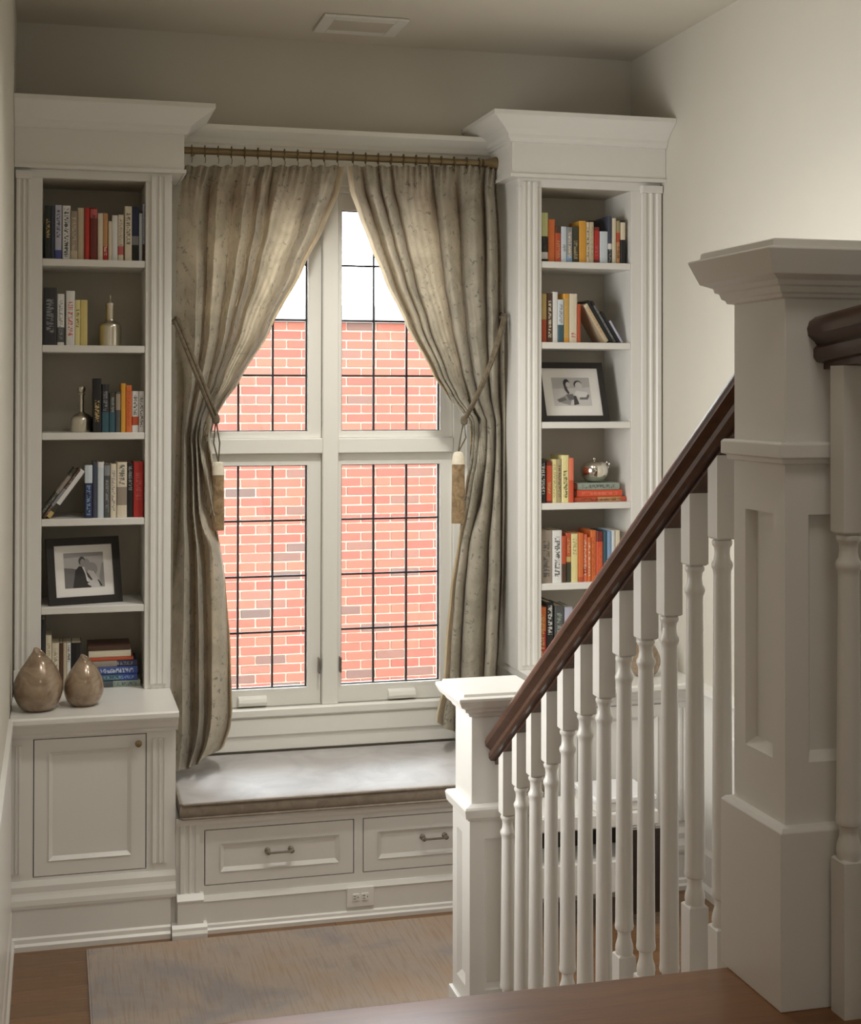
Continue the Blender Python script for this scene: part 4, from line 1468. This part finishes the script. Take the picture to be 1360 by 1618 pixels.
f = pt(50 + 190 / 7.158, 817, 5.74).x
leaning(f - .030, LS[3], 36, [
    (.014, .230, .14, 'olive', [('taupe', .5, .85)], 'grey', 'slim dark olive book leaning on another, fourth shelf of vase-side bookcase'),
    (.014, .226, .14, 'brown', [('grey', .25, .6)], 'grey', 'dark brown book leaning between two others, fourth shelf of vase-side bookcase'),
    (.020, .222, .14, 'white', [('gold', 0, .12), ('olive', .12, .28)], None, 'white leaning book with yellow foot, fourth shelf of vase-side bookcase')], 'leaning books on the fourth shelf', 1)
f = pt(850 + 741 / 7.033, 541, 5.74).x
leaning(f, RS[1], 31.5, [
    (.019, .186, .14, 'beige', [('cream', .94, 1)], 'tan', 'buff book leaning on the brick-red book, second shelf'),
    (.013, .205, .15, 'black', None, None, 'black leaning book next to the buff leaning book'),
    (.013, .203, .15, 'black', [('dgrey', .0, .9)], 'grey', 'black leaning book with pale stripe, second shelf of handrail-side bookcase'),
    (.014, .150, .12, 'brown', [('black', 0, 1)], None, 'short dark brown leaning book, second shelf of handrail-side bookcase'),
    (.011, .108, .10, 'taupe', [('lav', 0, 1)], None, 'shortest pale grey leaning book, nearest the wall on the second shelf')], 'leaning books on the second shelf', -1)


def stack(z, ox, oy, k, items, grp, y0, b_):
    """books lying flat, listed from the bottom: (x0, x1, thickness, base, band, ink, label)"""
    for (u0, u1, th, base, band, ink, lab) in items:
        p0, p1 = pt(ox + u0 / k, oy + 600 / k, y0), pt(ox + u1 / k, oy + 600 / k, y0)
        x1 = min(p1.x, b_)
        L = x1 - p0.x
        # local z (height) -> +x, local x (thickness) -> +z
        t = book(p0.x, y0, z + th + .0003, th, .15, L, lab, lab, grp, base, band, ink, (.1, .9), (0, PI / 2, 0))
        z += th + .0006


stack(CZ, 40, 960, 6.8, [
    (820, 1235, .024, 'ggreen', [('dgrey', 0, .3)], 'teal', 'grey-green book at the bottom of the flat stack behind the vases'),
    (800, 1205, .024, 'royal', [('teal', 0, .55)], 'lblue', 'teal and blue book second from the bottom of the stack behind vases'),
    (760, 1205, .030, 'royal', None, 'pale', 'royal blue book in the flat stack behind the vases'),
    (720, 1200, .024, 'navy', [('taupe', 0, .55)], 'grey', 'navy and grey book just above the royal blue book in the stack'),
    (690, 1160, .013, 'rust', None, None, 'thin orange-brown book in the flat stack behind the vases'),
    (680, 1135, .026, 'cream', None, None, 'cream book second from the top of the stack behind the vases'),
    (670, 1128, .020, 'brown', None, None, 'dark brown book on top of the stack behind the vases')], 'flat stack of books behind the vases', 5.765, LB_ - .003)
stack(RS[3], 840, 700, 4.623, [
    (312, 690, .020, 'rust', [('tan', .45, .9)], 'brown', 'rust and tan book at the bottom of the stack under the silver pot'),
    (330, 660, .029, 'fire', None, 'coral', 'vermilion book in the middle of the stack under the silver pot'),
    (335, 640, .029, 'ggreen', None, 'dgrey', 'grey-green book directly under the silver pot')], 'flat stack of books under the silver pot', 5.75, RB_ - .003)


# ------------------------------------------------------------------ picture frames
def ellipse(cx, cz, rx, rz, n=18, a0=0.0):
    return [(cx + rx * math.cos(2 * PI * k / n + a0), cz + rz * math.sin(2 * PI * k / n + a0)) for k in range(n)]


def picture(label, loc, yaw, lean, w, h, border, mat_w, shapes, greys):
    """frame standing on a shelf, leaning back on its strut; local x right, z up, front at y=0; flat print inside"""
    t = thing('picture_frame', label, 'picture frame', loc, 'framed black and white photographs')
    t.rotation_euler = (-math.radians(lean), 0, math.radians(yaw))
    def put(name, mb, mats, par=t):
        o = bpy.data.objects.new(name, mesh(name, mb, mats))
        C.objects.link(o)
        o.parent = par
        return o
    mb = MB()
    x0, x1 = -w / 2, w / 2
    mb.ring(x0, x1, 0, h, border, 0, .016)
    mb.box(x0 + .004, x1 - .004, .012, .018, .004, h - .004)
    put('frame', mb, BLACK)
    mo = put('mat', MB().box(x0 + border, x1 - border, .006, .0118, border, h - border), PAPER)
    ix0, ix1, iz0, iz1 = x0 + border + mat_w[0], x1 - border - mat_w[0], border + mat_w[1], h - border - mat_w[2]
    W_, H_ = ix1 - ix0, iz1 - iz0
    mb = MB()
    for li, (poly, gi) in enumerate(shapes):
        pts = [(ix0 + min(1, max(0, a)) * W_, .0056 - .00006 * li, iz0 + min(1, max(0, b_)) * H_) for a, b_ in poly]
        mb.add(pts, [tuple(range(len(pts)))], gi)
    put('photo', mb, greys)
    # strut
    put('strut', MB().add([(-.03, .018, h * .62), (.03, .018, h * .62), (.03, .018 + .36 * h, .012 + .3 * .1), (-.03, .018 + .36 * h, .012 + .03), (-.03, .022, h * .62), (.03, .022, h * .62), (.03, .024 + .36 * h, .042), (-.03, .024 + .36 * h, .042)],
                          [(0, 1, 2, 3), (4, 7, 6, 5), (0, 4, 5, 1), (2, 6, 7, 3), (1, 5, 6, 2), (0, 3, 7, 4)]), BLACK)
    return t


G = [paint('print_grey_%d' % i, srgb(v, v - 2, v - 2), .6, .06, 0, 40) for i, v in enumerate((202, 182, 150, 112, 72, 48, 222))]
full = [(0, 0), (1, 0), (1, 1), (0, 1)]
shapesL = [(full, 1), ([(0, .86), (1, .9), (1, 1), (0, 1)], 2), ([(0, 0), (.55, 0), (.42, .5), (.2, .56), (0, .58)], 3), (ellipse(.68, .52, .16, .2), 2), (ellipse(.56, .70, .09, .13), 2),
           ([(.9, 0), (1, 0), (1, .72), (.95, .66), (.88, .3)], 2), ([(.52, 0), (.86, 0), (.86, .22), (.74, .45), (.6, .5)], 0), (ellipse(.455, .755, .085, .135), 4), (ellipse(.475, .70, .066, .12), 2),
           ([(.2, 0), (.66, 0), (.64, .14), (.55, .2), (.52, .4), (.45, .6), (.38, .62), (.28, .5)], 5), ([(.45, .6), (.52, .4), (.56, .18), (.6, .14), (.58, .3), (.5, .58)], 6),
           ([(.55, .44), (.6, .4), (.7, .22), (.68, .18), (.58, .3)], 4), ([(.56, .10), (.7, .22), (.74, .16), (.64, .04)], 0), ([(.82, .22), (.86, .2), (.94, .04), (.9, .02)], 5)]
shapesR = [(full, 0), ([(0, .6), (1, .66), (1, 1), (0, 1)], 1), (ellipse(.38, .80, .085, .15), 5), (ellipse(.415, .75, .055, .10), 0), ([(.30, .72), (.36, .74), (.40, .56), (.44, .46), (.40, .40), (.32, .56)], 4),
           (ellipse(.68, .76, .11, .14), 4), (ellipse(.70, .70, .095, .15), 0), ([(.2, .1), (.42, .02), (.5, .3), (.4, .42), (.3, .36), (.12, .24)], 2), ([(.08, .22), (.3, .3), (.34, .2), (.14, .12)], 3),
           ([(.34, .40), (.52, .42), (.56, .22), (.4, .2)], 3), ([(.56, .4), (.68, .3), (.9, .24), (.94, .4), (.9, .48), (.8, .5), (.62, .54)], 6), ([(.52, .02), (.66, .06), (.6, .34), (.54, .36)], 4),
           ([(.68, .22), (.9, .22), (.96, .36), (.92, .42), (.86, .3), (.7, .3)], 3)]
picture('black framed photograph of a man in dark jacket, fifth shelf above the vases', (.128, 5.765, LS[4] + .001), 13, 15, .288, .262, .030, (.036, .034, .030), shapesL, G)
picture('black framed photograph of two people facing each other, third shelf behind the handrail', (2.158, 5.765, RS[2] + .001), 3, 19, .315, .268, .026, (.044, .046, .042), shapesR, G)
